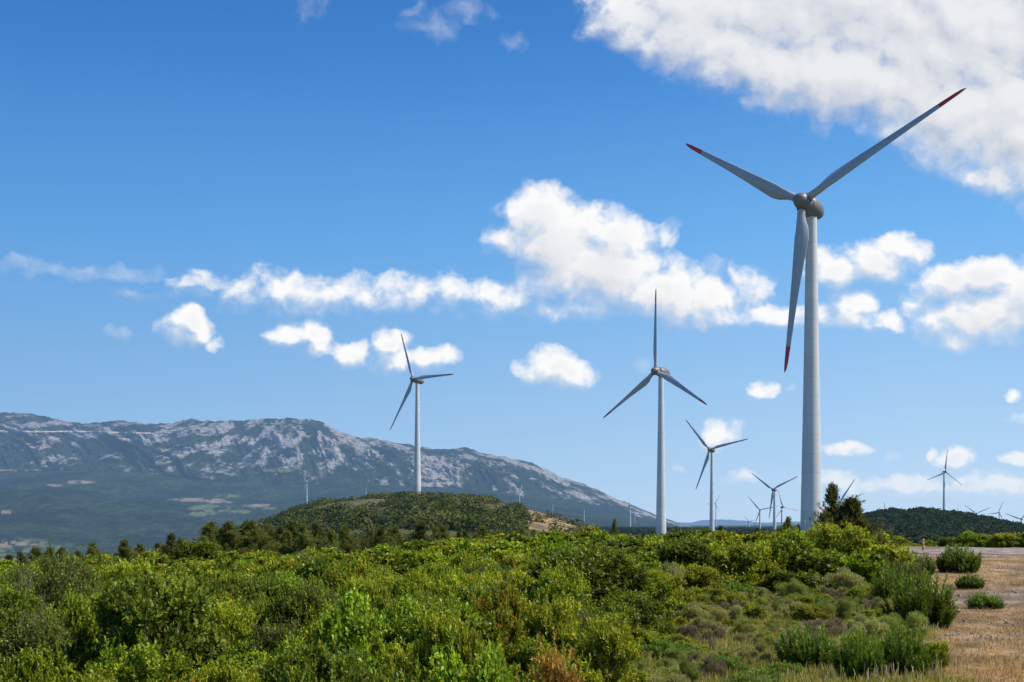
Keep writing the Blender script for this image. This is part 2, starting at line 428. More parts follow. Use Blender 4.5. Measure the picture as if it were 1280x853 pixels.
def build_ground():
    nr, na, nb = 560, 820, 130
    fr = np.linspace(-rad(46), rad(46), na)
    bk = np.linspace(rad(46), 2 * np.pi - rad(46), nb + 2)[1:-1]
    ang = np.concatenate([fr, bk])
    r = np.exp(np.linspace(np.log(1.2), np.log(70000), nr))
    A, R_ = np.meshgrid(ang, r)
    x = R_ * np.sin(A); y = R_ * np.cos(A); z = H(x, y)
    V = np.stack([x, y, z], -1).reshape(-1, 3)
    Fc = grid_faces(nr, len(ang), True)[:, ::-1]
    # centre cap
    V = np.vstack([V, [[0, 0, Hs(0.01, .01)]]]); ci = len(V) - 1
    n = len(ang)
    cap = np.stack([np.full(n, ci), np.arange(n), (np.arange(n) + 1) % n, (np.arange(n) + 1) % n], 1)
    X, Y, Zz = V[:, 0], V[:, 1], V[:, 2]
    rr = np.hypot(X, Y)
    px, py = pxpy(X, Y, Zz)
    front = Y > 1
    soil = np.array([.060, .052, .028]); grn = np.array([.22, .185, .075]); tan = np.array([.385, .258, .150])
    hill = np.array([.095, .10, .038]); wood = np.array([.026, .046, .020]); bare = np.array([.36, .235, .12])
    c = np.tile(soil, (len(V), 1))
    def over(c, col, w): return c * (1 - w[:, None]) + col * w[:, None]
    c = over(c, grn, low_zone(X, Y) * .8)
    dz = dry_zone(X, Y)
    n1 = fbm(X / 1.3, Y / 1.3, 5, 31); n2 = fbm(X / 4.0, Y / 5.0, 4, 32)
    c = over(c, tan, dz)
    c = over(c, np.array([.30, .22, .15]), dz * S(n2, .52, .70) * .8)
    c = over(c, np.array([.44, .26, .09]), dz * S(1 - n2, .55, .72) * .6)
    c = over(c, np.array([.13, .10, .06]), dz * S(n1, .54, .66) * .7)
    c = over(c, np.array([.16, .17, .05]), S(rr, 93, 110) * (1 - S(rr, 180, 260)))
    c = over(c, hill, S(rr, 120, 240) * front)
    nh = fbm(X / 25, Y / 25, 4, 34)
    c = over(c, np.array([.17, .14, .07]), S(nh, .56, .68) * S(rr, 120, 240) * .7 * (px > 250) * (px < 720) * front)
    rh = S(px, 1010, 1060) * S(rr, 250, 350) * front
    c = over(c, np.array([.030, .050, .020]), rh)
    c = over(c, np.array([.15, .13, .10]), blob(px, py, 1128, 637, 26, 3.5) * front * (rr < 1100))
    c = over(c, wood, S(rr, 1000, 1300) * (1 - rh))
    # bare cut and pale outcrops on the near hill
    mid = (rr > 300) & (rr < 800) & front
    n3 = fbm(X / 7, Y / 14, 4, 35)
    bw = S(px + (n3 - .5) * 14, 654, 662) * (1 - S(px, 708, 722)) * S(py, 630, 634)
    c = over(c, bare, bw * mid)
    c = over(c, np.array([.16, .13, .07]), bw * mid * S(n3, .5, .62))
    c = over(c, np.array([.42, .40, .36]), mid * np.clip(blob(px, py, 578, 635, 12, 6) * 2, 0, 1) * S(n3, .42, .52))
    c = over(c, np.array([.36, .28, .19]), mid * np.clip(blob(px, py, 611, 640, 20, 6) * 2, 0, 1) * S(n3, .38, .5))
    c = over(c, np.array([.30, .21, .12]), mid * np.clip(blob(px, py, 600, 628, 14, 3) * 2, 0, 1))
    # meadows in the valley
    fl = front & (rr > 900)
    nv = fbm(X / 160, Y / 260, 4, 36)
    c = over(c, np.array([.16, .19, .075]), fl * np.clip(blob(px, py, 5, 686, 75, 24) * 2, 0, 1) * S(nv, .42, .55))
    c = over(c, np.array([.28, .26, .15]), fl * np.clip(blob(px, py, 12, 680, 30, 7) * 2, 0, 1) * S(nv, .40, .5))
    m, nt, out = new_mat('ground_soil_and_grass')
    at = nt.add('ShaderNodeVertexColor', layer_name='col')
    geo = nt.add('ShaderNodeNewGeometry'); pos = geo.outputs['Position']
    na_ = nt.noise(pos, 9.0, 8, .7); nb_ = nt.noise(pos, .35, 6, .6); nc_ = nt.noise(pos, .018, 7, .65)
    ln = nt.vmath('LENGTH', pos)
    v = nt.math('MULTIPLY', nt.maprange(na_.outputs[0], .3, .7, .62, 1.38), nt.maprange(nb_.outputs[0], .3, .7, .8, 1.2))
    v = nt.math('MULTIPLY', v, nt.maprange(nc_.outputs[0], .3, .7, .75, 1.25))
    sc = nt.add('ShaderNodeCombineColor', {0: v, 1: v, 2: v})
    col = nt.mix(1.0, at.outputs[0], sc.outputs[0], 'MULTIPLY')
    b = nt.add('ShaderNodeBsdfPrincipled', {'Base Color': col, 'Roughness': .95, 'Specular IOR Level': .08})
    bp = nt.add('ShaderNodeBump', {'Strength': .7, 'Distance': .05, 'Height': na_.outputs[0]})
    bp2 = nt.add('ShaderNodeBump', {'Strength': .8, 'Distance': 12.0, 'Height': nc_.outputs[0], 'Normal': bp.outputs[0]})
    nt.l.new(bp2.outputs[0], b.inputs['Normal'])
    nt.l.new(haze(nt, b.outputs[0]), out.inputs[0])
    me = mesh_np('ground', V, Fc, m, c, True)
    # cap triangles as a tiny second mesh would be unseen under the viewer: skip it
    tag(link('ground', me), kind='structure')
build_ground()

# ------------------------------------------------------------------ mountain
CRx = [-900, -500, -200, -60, 0, 30, 60, 100, 115, 150, 180, 215, 240, 260, 300, 330, 370, 400, 430, 450, 480, 510, 550, 580, 600, 640, 670, 700, 730, 760, 790, 820, 850, 900]
CRy = [560, 540, 528, 520, 517, 515.5, 521, 530, 529, 526, 529.5, 529, 524, 526, 526, 523, 522, 527, 541, 548, 550, 556, 562, 559.5, 565, 573, 580, 596, 605, 619, 631, 644, 655, 664]
FTx = [-900, 0, 100, 200, 300, 350, 450, 600, 700, 800, 850, 900]
FTy = [610, 591, 588, 595, 604, 606, 606, 612, 628, 648, 659, 666]
Y0, Y1, Y2 = 3300.0, 6200.0, 8000.0
MT = {}
def build_mountain():
    px = np.arange(-700, 900.1, 1.15)
    n1, n2, n3 = 110, 190, 8
    t1 = np.linspace(0, 1, n1); t2 = np.linspace(0, 1, n2 + 1)[1:]; t3 = np.linspace(0, 1, n3 + 1)[1:]
    PX = px[None, :]
    zF = EYE + (HZ - np.interp(px, FTx, FTy)) / F * Y1
    zC = EYE + (HZ - np.interp(px, CRx, CRy)) / F * Y2
    rows = []
    # forested foothills
    T = t1[:, None]; Y = Y0 + (Y1 - Y0) * T + 0 * PX
    X = (PX - 640) / F * Y
    zf = H(X[0], Y[0])[None, :] - 12
    hum = (fbm(X / 700, Y / 900, 5, 41) - .5) * 130 * np.sin(np.pi * T) * S(Y, Y0, Y0 + 900) * (1 - .8 * S(PX, 500, 760))
    ridge_ = np.interp(px, [-900, 60, 180, 330, 420, 600, 900], [.75, .8, 1.15, 1.5, 1.3, 1.0, 1.0])[None, :]
    Z = zf + (zF[None, :] - zf) * T ** ridge_ + hum
    rows.append((X, Y, Z, T * 0 + 0 * PX, T + 0 * PX))
    # rocky flank
    T = t2[:, None]
    W = fbm(PX / 90, T * 1.3, 3, 44)
    dia = PX / 70 - T * np.interp(px, [-700, 200, 420, 900], [-1.8, -1.2, .3, .6])[None, :] * 1.3
    g = ridged(dia + W * 1.1, T * .55 + W * .4, 5, 45, .55)
    gs = ridged(PX / 17 + T * 2.0, T * 2.4, 4, 46, .55)
    env = np.sin(np.pi * np.clip(T, 0, 1)) ** .6 * (1 - .5 * S(PX, 640, 860))
    Y = Y1 + (Y2 - Y1) * T - (g - .5) * 620 * env - (gs - .5) * 170 * env
    prof = T ** .85
    Z = zF[None, :] + (zC - zF)[None, :] * prof + (fbm(PX / 6, T * 14, 4, 47) - .5) * 26 * env
    Z = Z + (fbm(PX / 9.0, T * 0 + 3.1, 4, 48) - .5) * 26 * S(T, .8, 1) * (1 - .5 * S(PX, 600, 800))
    X = (PX - 640) / F * Y
    rows.append((X, Y, Z, T + 0 * PX, 1 + 0 * T + 0 * PX))
    # far side
    T = t3[:, None]; Y = Y2 + 2500 * T + 0 * PX
    Z = Z[-1][None, :] * (1 - T) - 60 * T - 15 * T ** .2
    X = (PX - 640) / F * Y
    rows.append((X, Y, Z, 1 - T + 0 * PX, 1 + 0 * T + 0 * PX))
    X, Y, Z, A, B = [np.concatenate([r[i] for r in rows]) for i in range(5)]
    MT['px'] = px; MT['X'], MT['Y'], MT['Z'] = X, Y, Z; MT['n'] = n1 + n2
    nr, nc = X.shape
    V = np.stack([X, Y, Z], -1).reshape(-1, 3)
    # vegetation / rock cover: r = rock bias, g = meadow, b = road-cut
    PXX = np.broadcast_to(PX, X.shape); PYY = HZ - F * (Z - EYE) / Y
    streak = fbm(PXX / 26 - A * np.interp(px, [-700, 250, 430, 900], [3.0, 3.0, -1.0, -.6])[None, :] * 2.2, A * 4.5 + PXX / 120, 5, 51, .6)
    up = np.interp(A, [0, .12, .3, .6, .85, 1], [-.34, -.17, -.01, .08, .04, .06])
    up = up + np.interp(px, [-700, 40, 120, 350, 420, 560, 700, 850], [.0, .0, .015, .03, .07, .06, .0, -.06])[None, :]
    rock = np.clip((streak - .47) * 2.6 + .42 + up * 1.6, 0, 1) * (A > 0.001)
    rock = np.where(B < .999, 0, rock)
    soft = fbm(PXX / 9, PYY / 3, 4, 52)
    mead = np.zeros_like(X); cut = np.zeros_like(X)
    for cx, cy, rx, ry in ((15, 688, 90, 17), (262, 636, 30, 6), (252, 642, 22, 4), (332, 634, 22, 4), (300, 640, 16, 3), (350, 588, 30, 3), (285, 620, 18, 2.5)):
        mead = np.maximum(mead, np.clip(blob(PXX, PYY, cx, cy, rx, ry) * 2, 0, 1) * S(soft, .38, .5))
    for cx, cy, rx, ry in ((14, 681, 34, 4), (246, 625, 40, 2.6), (275, 628, 18, 2.0), (98, 603, 22, 2.6), (66, 607, 14, 1.6), (325, 632, 24, 2), (20, 588, 40, 1.4), (8, 640, 8, 3)):
        cut = np.maximum(cut, np.clip(blob(PXX, PYY, cx, cy, rx, ry) * 2, 0, 1) * S(soft, .36, .5))
    cc = np.stack([rock, mead, cut], -1).reshape(-1, 3)
    m, nt, out = new_mat('mountain_rock_and_forest')
    at = nt.add('ShaderNodeVertexColor', layer_name='col'); sp = nt.add('ShaderNodeSeparateColor', {0: at.outputs[0]})
    geo = nt.add('ShaderNodeNewGeometry'); pos = geo.outputs['Position']
    psc = nt.vmath('MULTIPLY', pos, (1, .45, 1.3))
    n1_ = nt.noise(psc, 1 / 48.0, 6, .60); n2_ = nt.noise(pos, 1 / 260.0, 5, .6); n3_ = nt.noise(psc, 1 / 22.0, 4, .6)
    rb = nt.math('ADD', sp.outputs[0], nt.math('MULTIPLY', nt.math('SUBTRACT', n1_.outputs[0], .5), 1.7))
    rmask = nt.maprange(rb, .40, 1.0, 0, 1, True)
    rcol = nt.mix(nt.maprange(n3_.outputs[0], .35, .65), c4((.17, .153, .142)), c4((.48, .44, .41)))
    vcol = nt.mix(nt.maprange(n3_.outputs[0], .3, .7), c4((.011, .025, .013)), c4((.040, .060, .026)))
    vcol = nt.mix(nt.maprange(n2_.outputs[0], .40, .60), nt.mix(1.0, vcol, c4((.6, .65, .7)), 'MULTIPLY'), nt.mix(1.0, vcol, c4((1.45, 1.3, 1.1)), 'MULTIPLY'))
    vcol = nt.mix(nt.maprange(n1_.outputs[0], .42, .58), nt.mix(1.0, vcol, c4((.6, .65, .7)), 'MULTIPLY'), vcol)
    col = nt.mix(rmask, vcol, rcol)
    col = nt.mix(sp.outputs[1], col, c4((.12, .14, .065)))
    col = nt.mix(sp.outputs[2], col, c4((.27, .20, .145)))
    b = nt.add('ShaderNodeBsdfPrincipled', {'Base Color': col, 'Roughness': .95, 'Specular IOR Level': .05})
    bp = nt.add('ShaderNodeBump', {'Strength': .9, 'Distance': 26.0, 'Height': n1_.outputs[0]})
    bp2 = nt.add('ShaderNodeBump', {'Strength': .8, 'Distance': 10.0, 'Height': n3_.outputs[0], 'Normal': bp.outputs[0]})
    nt.l.new(bp2.outputs[0], b.inputs['Normal'])
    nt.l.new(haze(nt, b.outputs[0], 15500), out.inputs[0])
    tag(link('mountain', mesh_np('mountain', V, grid_faces(nr, nc), m, cc, True)), kind='structure')
    # road cut across the flank
    pts = []
    for p in np.arange(-60, 192, 3.0):
        tp = 539.5 + .012 * p + .6 * math.sin(p / 23.0)
        for dy in (.9, -.9):
            x, y, z = on_mountain(p, tp + dy)
            pts.append((x * .999, y - 12, z + 2))
    n = len(pts) // 2
    Fr = np.array([[2 * i, 2 * i + 2, 2 * i + 3, 2 * i + 1] for i in range(n - 1)])
    tag(link('mountain_road', mesh_np('mountain_road', pts, Fr, plain('road_cut', (.50, .40, .33), .9, noise_amt=.35, nscale=.02, spec=.05, hazed=True), None, True)), kind='structure')

def on_mountain(px, py):
    j = int(np.clip(np.searchsorted(MT['px'], px), 0, len(MT['px']) - 1))
    Yc = MT['Y'][:MT['n'], j]; Zc = MT['Z'][:MT['n'], j]
    pc = HZ - F * (Zc - EYE) / Yc
    vis = np.minimum.accumulate(pc)
    i = np.argmax(vis <= py) if (vis <= py).any() else len(pc) - 1
    return (px - 640) / F * Yc[i], Yc[i], Zc[i]
build_mountain()

def build_far_hills():
    px = np.arange(700, 1500, 3.0); Yd = 26000.0
    top = 656 - 7.5 * np.clip(fbm(px / 60, px * 0, 4, 61), 0, 1) * np.interp(px, [700, 840, 960, 1040, 1100, 1500], [1.3, 1.3, 1.15, .8, .5, .7])
    rows = []
    for t in (0, .5, 1, 1.5):
        Y = Yd + 3000 * t + 0 * px
        z = (EYE + (HZ - top) / F * Yd) * min(t, 1) if t <= 1 else 0 * px
        rows.append(np.stack([(px - 640) / F * Y, Y, z + 0 * px - (30 if t in (0, 1.5) else 0)], -1))
    V = np.concatenate(rows)
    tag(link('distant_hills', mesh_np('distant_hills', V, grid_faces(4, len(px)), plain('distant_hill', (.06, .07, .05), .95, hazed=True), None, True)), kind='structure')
build_far_hills()

def build_road():
    us = np.linspace(.335, .60, 90)
    rows = []
    for f in np.linspace(0, 1, 14):
        y = np.interp(us, [.335, .40, .48, .60], [64, 70, 74, 76]) + f * np.interp(us, [.335, .40, .48, .60], [21, 22, 22, 22])
        y = y + (fbm(us * 60, us * 0 + 1 + 5 * (f > .5), 4, 71) - .5) * 9 * ((f < .1) + (f > .9))
        x = us * y
        rows.append(np.stack([x, y, H(x, y) + .035], -1))
    m = plain('gravel', (.31, .25, .215), .95, noise_amt=.62, nscale=.9, spec=.05, bump=.6)
    tag(link('gravel_road', mesh_np('gravel_road', np.concatenate(rows), grid_faces(14, 90), m, None, True)), kind='structure')
build_road()

# ------------------------------------------------------------------ wind turbines
RB = 33.0
def blade_mesh(r0, r1, name, mat, nst):
    rs = np.linspace(r0, r1, nst)
    ch = np.interp(rs, [1.0, 2.2, 3.4, 5.0, 7.0, 10, 15, 20, 25, 28, 31, 32.4, 33.0], [1.45, 1.45, 1.65, 2.3, 2.7, 2.4, 1.85, 1.45, 1.13, .95, .74, .5, .12])
    th = np.interp(rs, [1.0, 2.2, 3.4, 5.0, 7.0, 12, 20, 30, 33], [1.0, 1.0, .8, .50, .36, .26, .2, .17, .16])
    tw = np.interp(rs, [1, 4, 8, 14, 22, 33], [20, 18, 12, 6, 2, 0])
    k = 18
    a = np.linspace(0, 2 * np.pi, k, endpoint=False)
    V = []
    for r, c, t, w in zip(rs, ch, th, tw):
        blend = np.clip((1 - t) / .55, 0, 1)
        xc = np.cos(a) * .5                                    # +.5 leading edge
        yt = np.sin(a) * .5 * t * np.where(np.cos(a) < 0, 1 - blend * .75 * (-np.cos(a)) ** 1.2, 1)
        off = -.22 * blend                                       # chord grows towards the trailing edge
        u = (xc + off) * c; v = yt * c
        ww = rad(w + 3)
        # local frame: x = rotor axis (towards the wind), y = leading edge, z = radial
        V.append(np.stack([u * math.sin(ww) + v * math.cos(ww), u * math.cos(ww) - v * math.sin(ww), np.full(k, r)], 1))
    V = np.concatenate(V); Fc = grid_faces(nst, k, True)
    me = mesh_np(name, V, Fc, mat, None, True)
    return me

ME = {}
ME['blade'] = blade_mesh(1.6, 28.0, 'blade', M['blade'], 40)
ME['tip'] = blade_mesh(28.0, 33.0, 'blade_tip', M['red'], 14)
def collar_mesh():
    v, f = lathe([(0.6, .55), (0.6, .92), (1.65, .92), (1.65, .78), (1.7, .5)], 'z', 24)
    return mesh_np('blade_collar', v, f, M['rootring'], None, True)
ME['collar'] = collar_mesh()
# spinner (nose at +x) and egg shaped nacelle (tail at -x) about the rotor centre
v, f = lathe([(2.1, .02), (2.05, .4), (1.85, .82), (1.5, 1.15), (1.0, 1.4), (.4, 1.53), (-.5, 1.6), (-1.1, 1.62), (-1.14, 1.3)], 'x', 36)
ME['spinner'] = mesh_np('spinner', v, f, M['nacelle'], None, True)
v, f = lathe([(-1.15, 1.3), (-1.2, 1.62), (-2.2, 1.86), (-3.4, 1.98), (-4.8, 1.92), (-6.0, 1.66), (-7.0, 1.22), (-7.6, .7), (-7.8, .02)], 'x', 36)
mm_parts = [(v, f)]
v2, f2 = lathe([(-1.9, .01), (-1.9, 1.02), (-1.2, 1.12), (-.9, 1.12)], 'z', 28)
v2 = v2 + np.array([-3.9, 0, 0])
mm_parts.append((v2, f2))
# wind vane mast on the back of the nacelle
v3, f3 = tube([(-5.0, .2, 1.3), (-5.0, .2, 2.5)], [.05, .04], 6); mm_parts.append((v3, f3))
v, f = join(mm_parts)
ME['nacelle'] = mesh_np('nacelle', v, f, M['nacelle'], None, True)

def turbine(name_label, hub_px, Y, yaw, ph, tilt=5.0, cone=0.5, scale=1.0, base_z=None, tip_red=True, group='wind turbines on the ridge', oh=3.9):
    yaw = rad(yaw); tl = rad(tilt); cn = rad(cone); ph = rad(ph)
    Hb = Vector(((hub_px[0] - 640) / F * Y, Y, EYE + (HZ - hub_px[1]) / F * Y))
    over = oh * scale
    nh = Vector((math.cos(yaw), math.sin(yaw), 0))
    ax = Hb - nh * over * math.cos(tl) - Vector((0, 0, over * math.sin(tl)))
    bz = Hs(ax.x, ax.y) if base_z is None else base_z
    root = empty('wind_turbine', (ax.x, ax.y, bz), yaw)
    tag(root, name_label, 'wind turbine', group)
    hgt = ax.z - bz - 1.5 * scale
    # tower
    fr = np.linspace(0, 1, 30)
    rad_ = np.interp(fr, [0, .06, .2, .5, .8, 1], [2.22, 2.10, 1.90, 1.52, 1.20, 1.02]) * scale
    prof = [(-3.0, rad_[0])] + list(zip(fr * hgt, rad_))
    v, f = lathe(prof, 'z', 40)
    link('tower', mesh_np('tower', v, f, M['tower'], None, True), root)
    head = Matrix.Translation((over * math.cos(tl), 0, Hb.z - bz)) @ Matrix.Rotation(-tl, 4, 'Y') @ Matrix.Scale(scale, 4)
    o = link('nacelle', ME['nacelle'], root); o.matrix_local = head
    o = link('spinner', ME['spinner'], root); o.matrix_local = head
    for k in range(3):
        a = ph + k * 2 * math.pi / 3
        # radial direction cos(a)*h + sin(a)*u with h = local y, u = local z (n x h)
        d = Vector((math.sin(cn), math.cos(a) * math.cos(cn), math.sin(a) * math.cos(cn)))
        n = Vector((math.cos(cn), -math.sin(cn) * math.cos(a), -math.sin(cn) * math.sin(a)))
        le = d.cross(n)
        B = Matrix(((n.x, le.x, d.x, 0), (n.y, le.y, d.y, 0), (n.z, le.z, d.z, 0), (0, 0, 0, 1)))
        b = link('blade', ME['blade'], root); b.matrix_local = head @ B
        link('blade_collar', ME['collar'], b)
        if tip_red: link('blade_tip', ME['tip'], b)
        else:
            link('blade_tip', ME['tip'], b)
    return root

G2 = 'small distant wind turbines'
turbine('huge white wind turbine with red blade tips towering over the scrub, nearest of all', (1003, 252), 206, -130.9, 26.3, 6.5, -1.0)
turbine('white turbine with one blade pointing straight up, just left of the huge one', (819.5, 464), 430, -141.7, 90.4, 3.0, 2.1, oh=3.1)
turbine('white turbine standing on top of the scrubby hill in front of the mountain', (516.5, 474), 608, -134.5, 119.1, 7.8, -1.1, oh=3.1)
turbine('medium turbine with white lower tower between the two tall ones, three blades spread', (887, 562), 840, -127.7, 11.4)
turbine('grey turbine whose upper blades form a wide V, left beside the huge tower', (966, 612), 1191, -131.8, 24.5, group=G2)
turbine('small grey turbine half hidden behind the wide V turbine beside the huge tower', (979, 634), 1926, -67.8, 107.8, group=G2)
turbine('small grey turbine low on the skyline left of the wide V turbine', (950, 637.5), 2000, -100, 10.2, group=G2)
turbine('tiny turbine low behind the medium turbine with the white lower tower', (894, 630), 3474, -130.7, 60.0, group=G2)
turbine('grey turbine standing on the dark green rounded hill at the right', (1182, 590), 1549, -79.4, 81.8, group=G2)
turbine('small turbine behind the right hill crest with a blade pointing up to the right', (1248, 641), 2880, -146, 66.5, group=G2)
turbine('turbine behind the right hill with two blades spread in a shallow V', (1221, 642), 2450, -101.7, 23.9, group=G2)
turbine('turbine at the right edge of the photo, rising behind the dark hill', (1276, 649), 2058, -135.5, 39.2, group=G2)
turbine('turbine hidden behind the tall juniper, one blade showing above it', (1050, 628), 1270, -130, 57, group=G2)
turbine('turbine hidden behind the right hill, only one upright blade tip showing', (1107.5, 645), 2480, -120, 98, group=G2)
turbine('turbine with a single blade peeping over the right hill beside the hill turbine', (1199, 650), 2900, -120, 98, group=G2)
def far_turbine(label, hub_px, base_px, yaw, ph, bx=None):
    x, y, z = on_mountain(base_px[0], base_px[1])
    zg = Hs((base_px[0] - 640) / F * 3200, 3200)
    hub_len = (base_px[1] - hub_px[1]) / F * y
    turbine(label, hub_px, y - 4, yaw, ph, scale=hub_len / 63.0, base_z=z, group=G2)
far_turbine('distant white turbine low on the forested mountainside left of the scrubby hill', (382, 603), (382, 630), 170, 40)
far_turbine('faint tiny turbine against the blue mountain just above the scrubby hill', (457, 610), (457, 620), -130, 80)
far_turbine('distant white turbine with visible blades above the bare tan slope', (650.5, 614.5), (650, 637), -40, 62)
far_turbine('tiny white turbine against the mountain above the end of the tan slope', (690.5, 632), (690.5, 648), -120, 85)
far_turbine('tiny white turbine at the mountain foot right of the tan slope', (729.6, 637), (729.6, 653), -130, 20)
far_turbine('tiny white turbine at the mountain end left of the straight up blade turbine', (793, 641.5), (793, 654.5), -130, 70)
turbine('dark thin turbine with an upright blade in front of the mountain end', (786, 632), 2780, -175, 88, group=G2)
turbine('tiny faint turbine farthest left of the group around the huge tower', (936, 652), 4400, -130, 12, group=G2)

# ------------------------------------------------------------------ foliage
def norm(v): return v / (np.linalg.norm(v, axis=-1, keepdims=True) + 1e-9)

def rosettes(P, A, n, L, W, th=(.45, 1.25), back=.06, R=rng, fold=.18, droop=0.0):
    """n leaves around every twig tip P with twig axis A -> verts (N*n*4,3)"""
    N = len(P)
    a = np.repeat(A, n, 0); p = np.repeat(P, n, 0)
    ref = np.where(np.abs(a[:, 2:3]) < .9, np.array([[0, 0, 1.]]), np.array([[1., 0, 0]]))
    e1 = norm(np.cross(a, ref)); e2 = np.cross(a, e1)
    ph = np.tile(np.arange(n) * 2.4, N) + np.repeat(R.uniform(0, 6.28, N), n) + R.normal(0, .3, N * n)
    t = R.uniform(th[0], th[1], N * n)
    d = np.cos(t)[:, None] * a + np.sin(t)[:, None] * (np.cos(ph)[:, None] * e1 + np.sin(ph)[:, None] * e2)
    d[:, 2] -= droop; d = norm(d)
    s = norm(np.cross(d, a)); nn = np.cross(s, d)
    sc = R.uniform(.65, 1.25, N * n)[:, None]
    b = p - a * (R.uniform(0, 1, N * n)[:, None] * back)
    l = L * sc; w = W * sc
    mid = b + d * l * .5
    v0 = b; v1 = mid + s * w * .5 + nn * w * fold; v2 = b + d * l; v3 = mid - s * w * .5 + nn * w * fold
    return np.stack([v0, v1, v2, v3], 1).reshape(-1, 3)

def leaf_faces(nv): return np.arange(nv).reshape(-1, 4)

def palette(n, cols, probs, R, jit=.22):
    idx = R.choice(len(cols), n, p=np.array(probs) / sum(probs))
    c = np.array(cols)[idx] * R.uniform(1 - jit, 1 + jit, (n, 1)) * R.uniform(.93, 1.07, (n, 3))
    return np.repeat(c, 4, 0)

def clumps_for(R, n, w=1.0, h=1.1, low=.12):
    """lobes of a shrub crown: centres and radii"""
    th = R.uniform(0, 6.28, n); q = np.sqrt(R.uniform(0, 1, n)) * .72
    z = R.uniform(low, 1, n)
    env = np.sqrt(np.clip(1.05 - (z - .35) ** 2 / .62, .08, 1))
    c = np.stack([np.cos(th) * q * w * env, np.sin(th) * q * w * env, z * h * .82], 1)
    r = R.uniform(.13, .34, n) * (w + h) / 2
    return c, r

def crown_points(R, c, r, ntw, squash=.85):
    k = R.choice(len(c), ntw, p=r ** 2 / (r ** 2).sum())
    d = norm(R.normal(size=(ntw, 3)))
    d[:, 2] = np.where(d[:, 2] < -.35, -d[:, 2], d[:, 2])
    q_ = R.uniform(.50, 1.06, ntw); rr = r[k] * q_
    p = c[k] + d * rr[:, None] * np.array([1, 1, squash])
    p[:, 2] = np.maximum(p[:, 2], .02)
    return p, d, k, q_

def stems_for(R, c, r, base_r=.03, n=7):
    parts = []
    for i in R.choice(len(c), min(n, len(c)), replace=False):
        b = R.normal(0, .08, 3) * np.array([1, 1, 0]); e = c[i] + np.array([0, 0, r[i] * .2])
        m = (b + e) / 2 + R.normal(0, .07, 3); m2 = (m + e) / 2 + R.normal(0, .05, 3)
        parts.append(tube([b - np.array([0, 0, .15]), m, m2, e], [base_r, base_r * .8, base_r * .55, base_r * .2], 6))
    return join(parts)

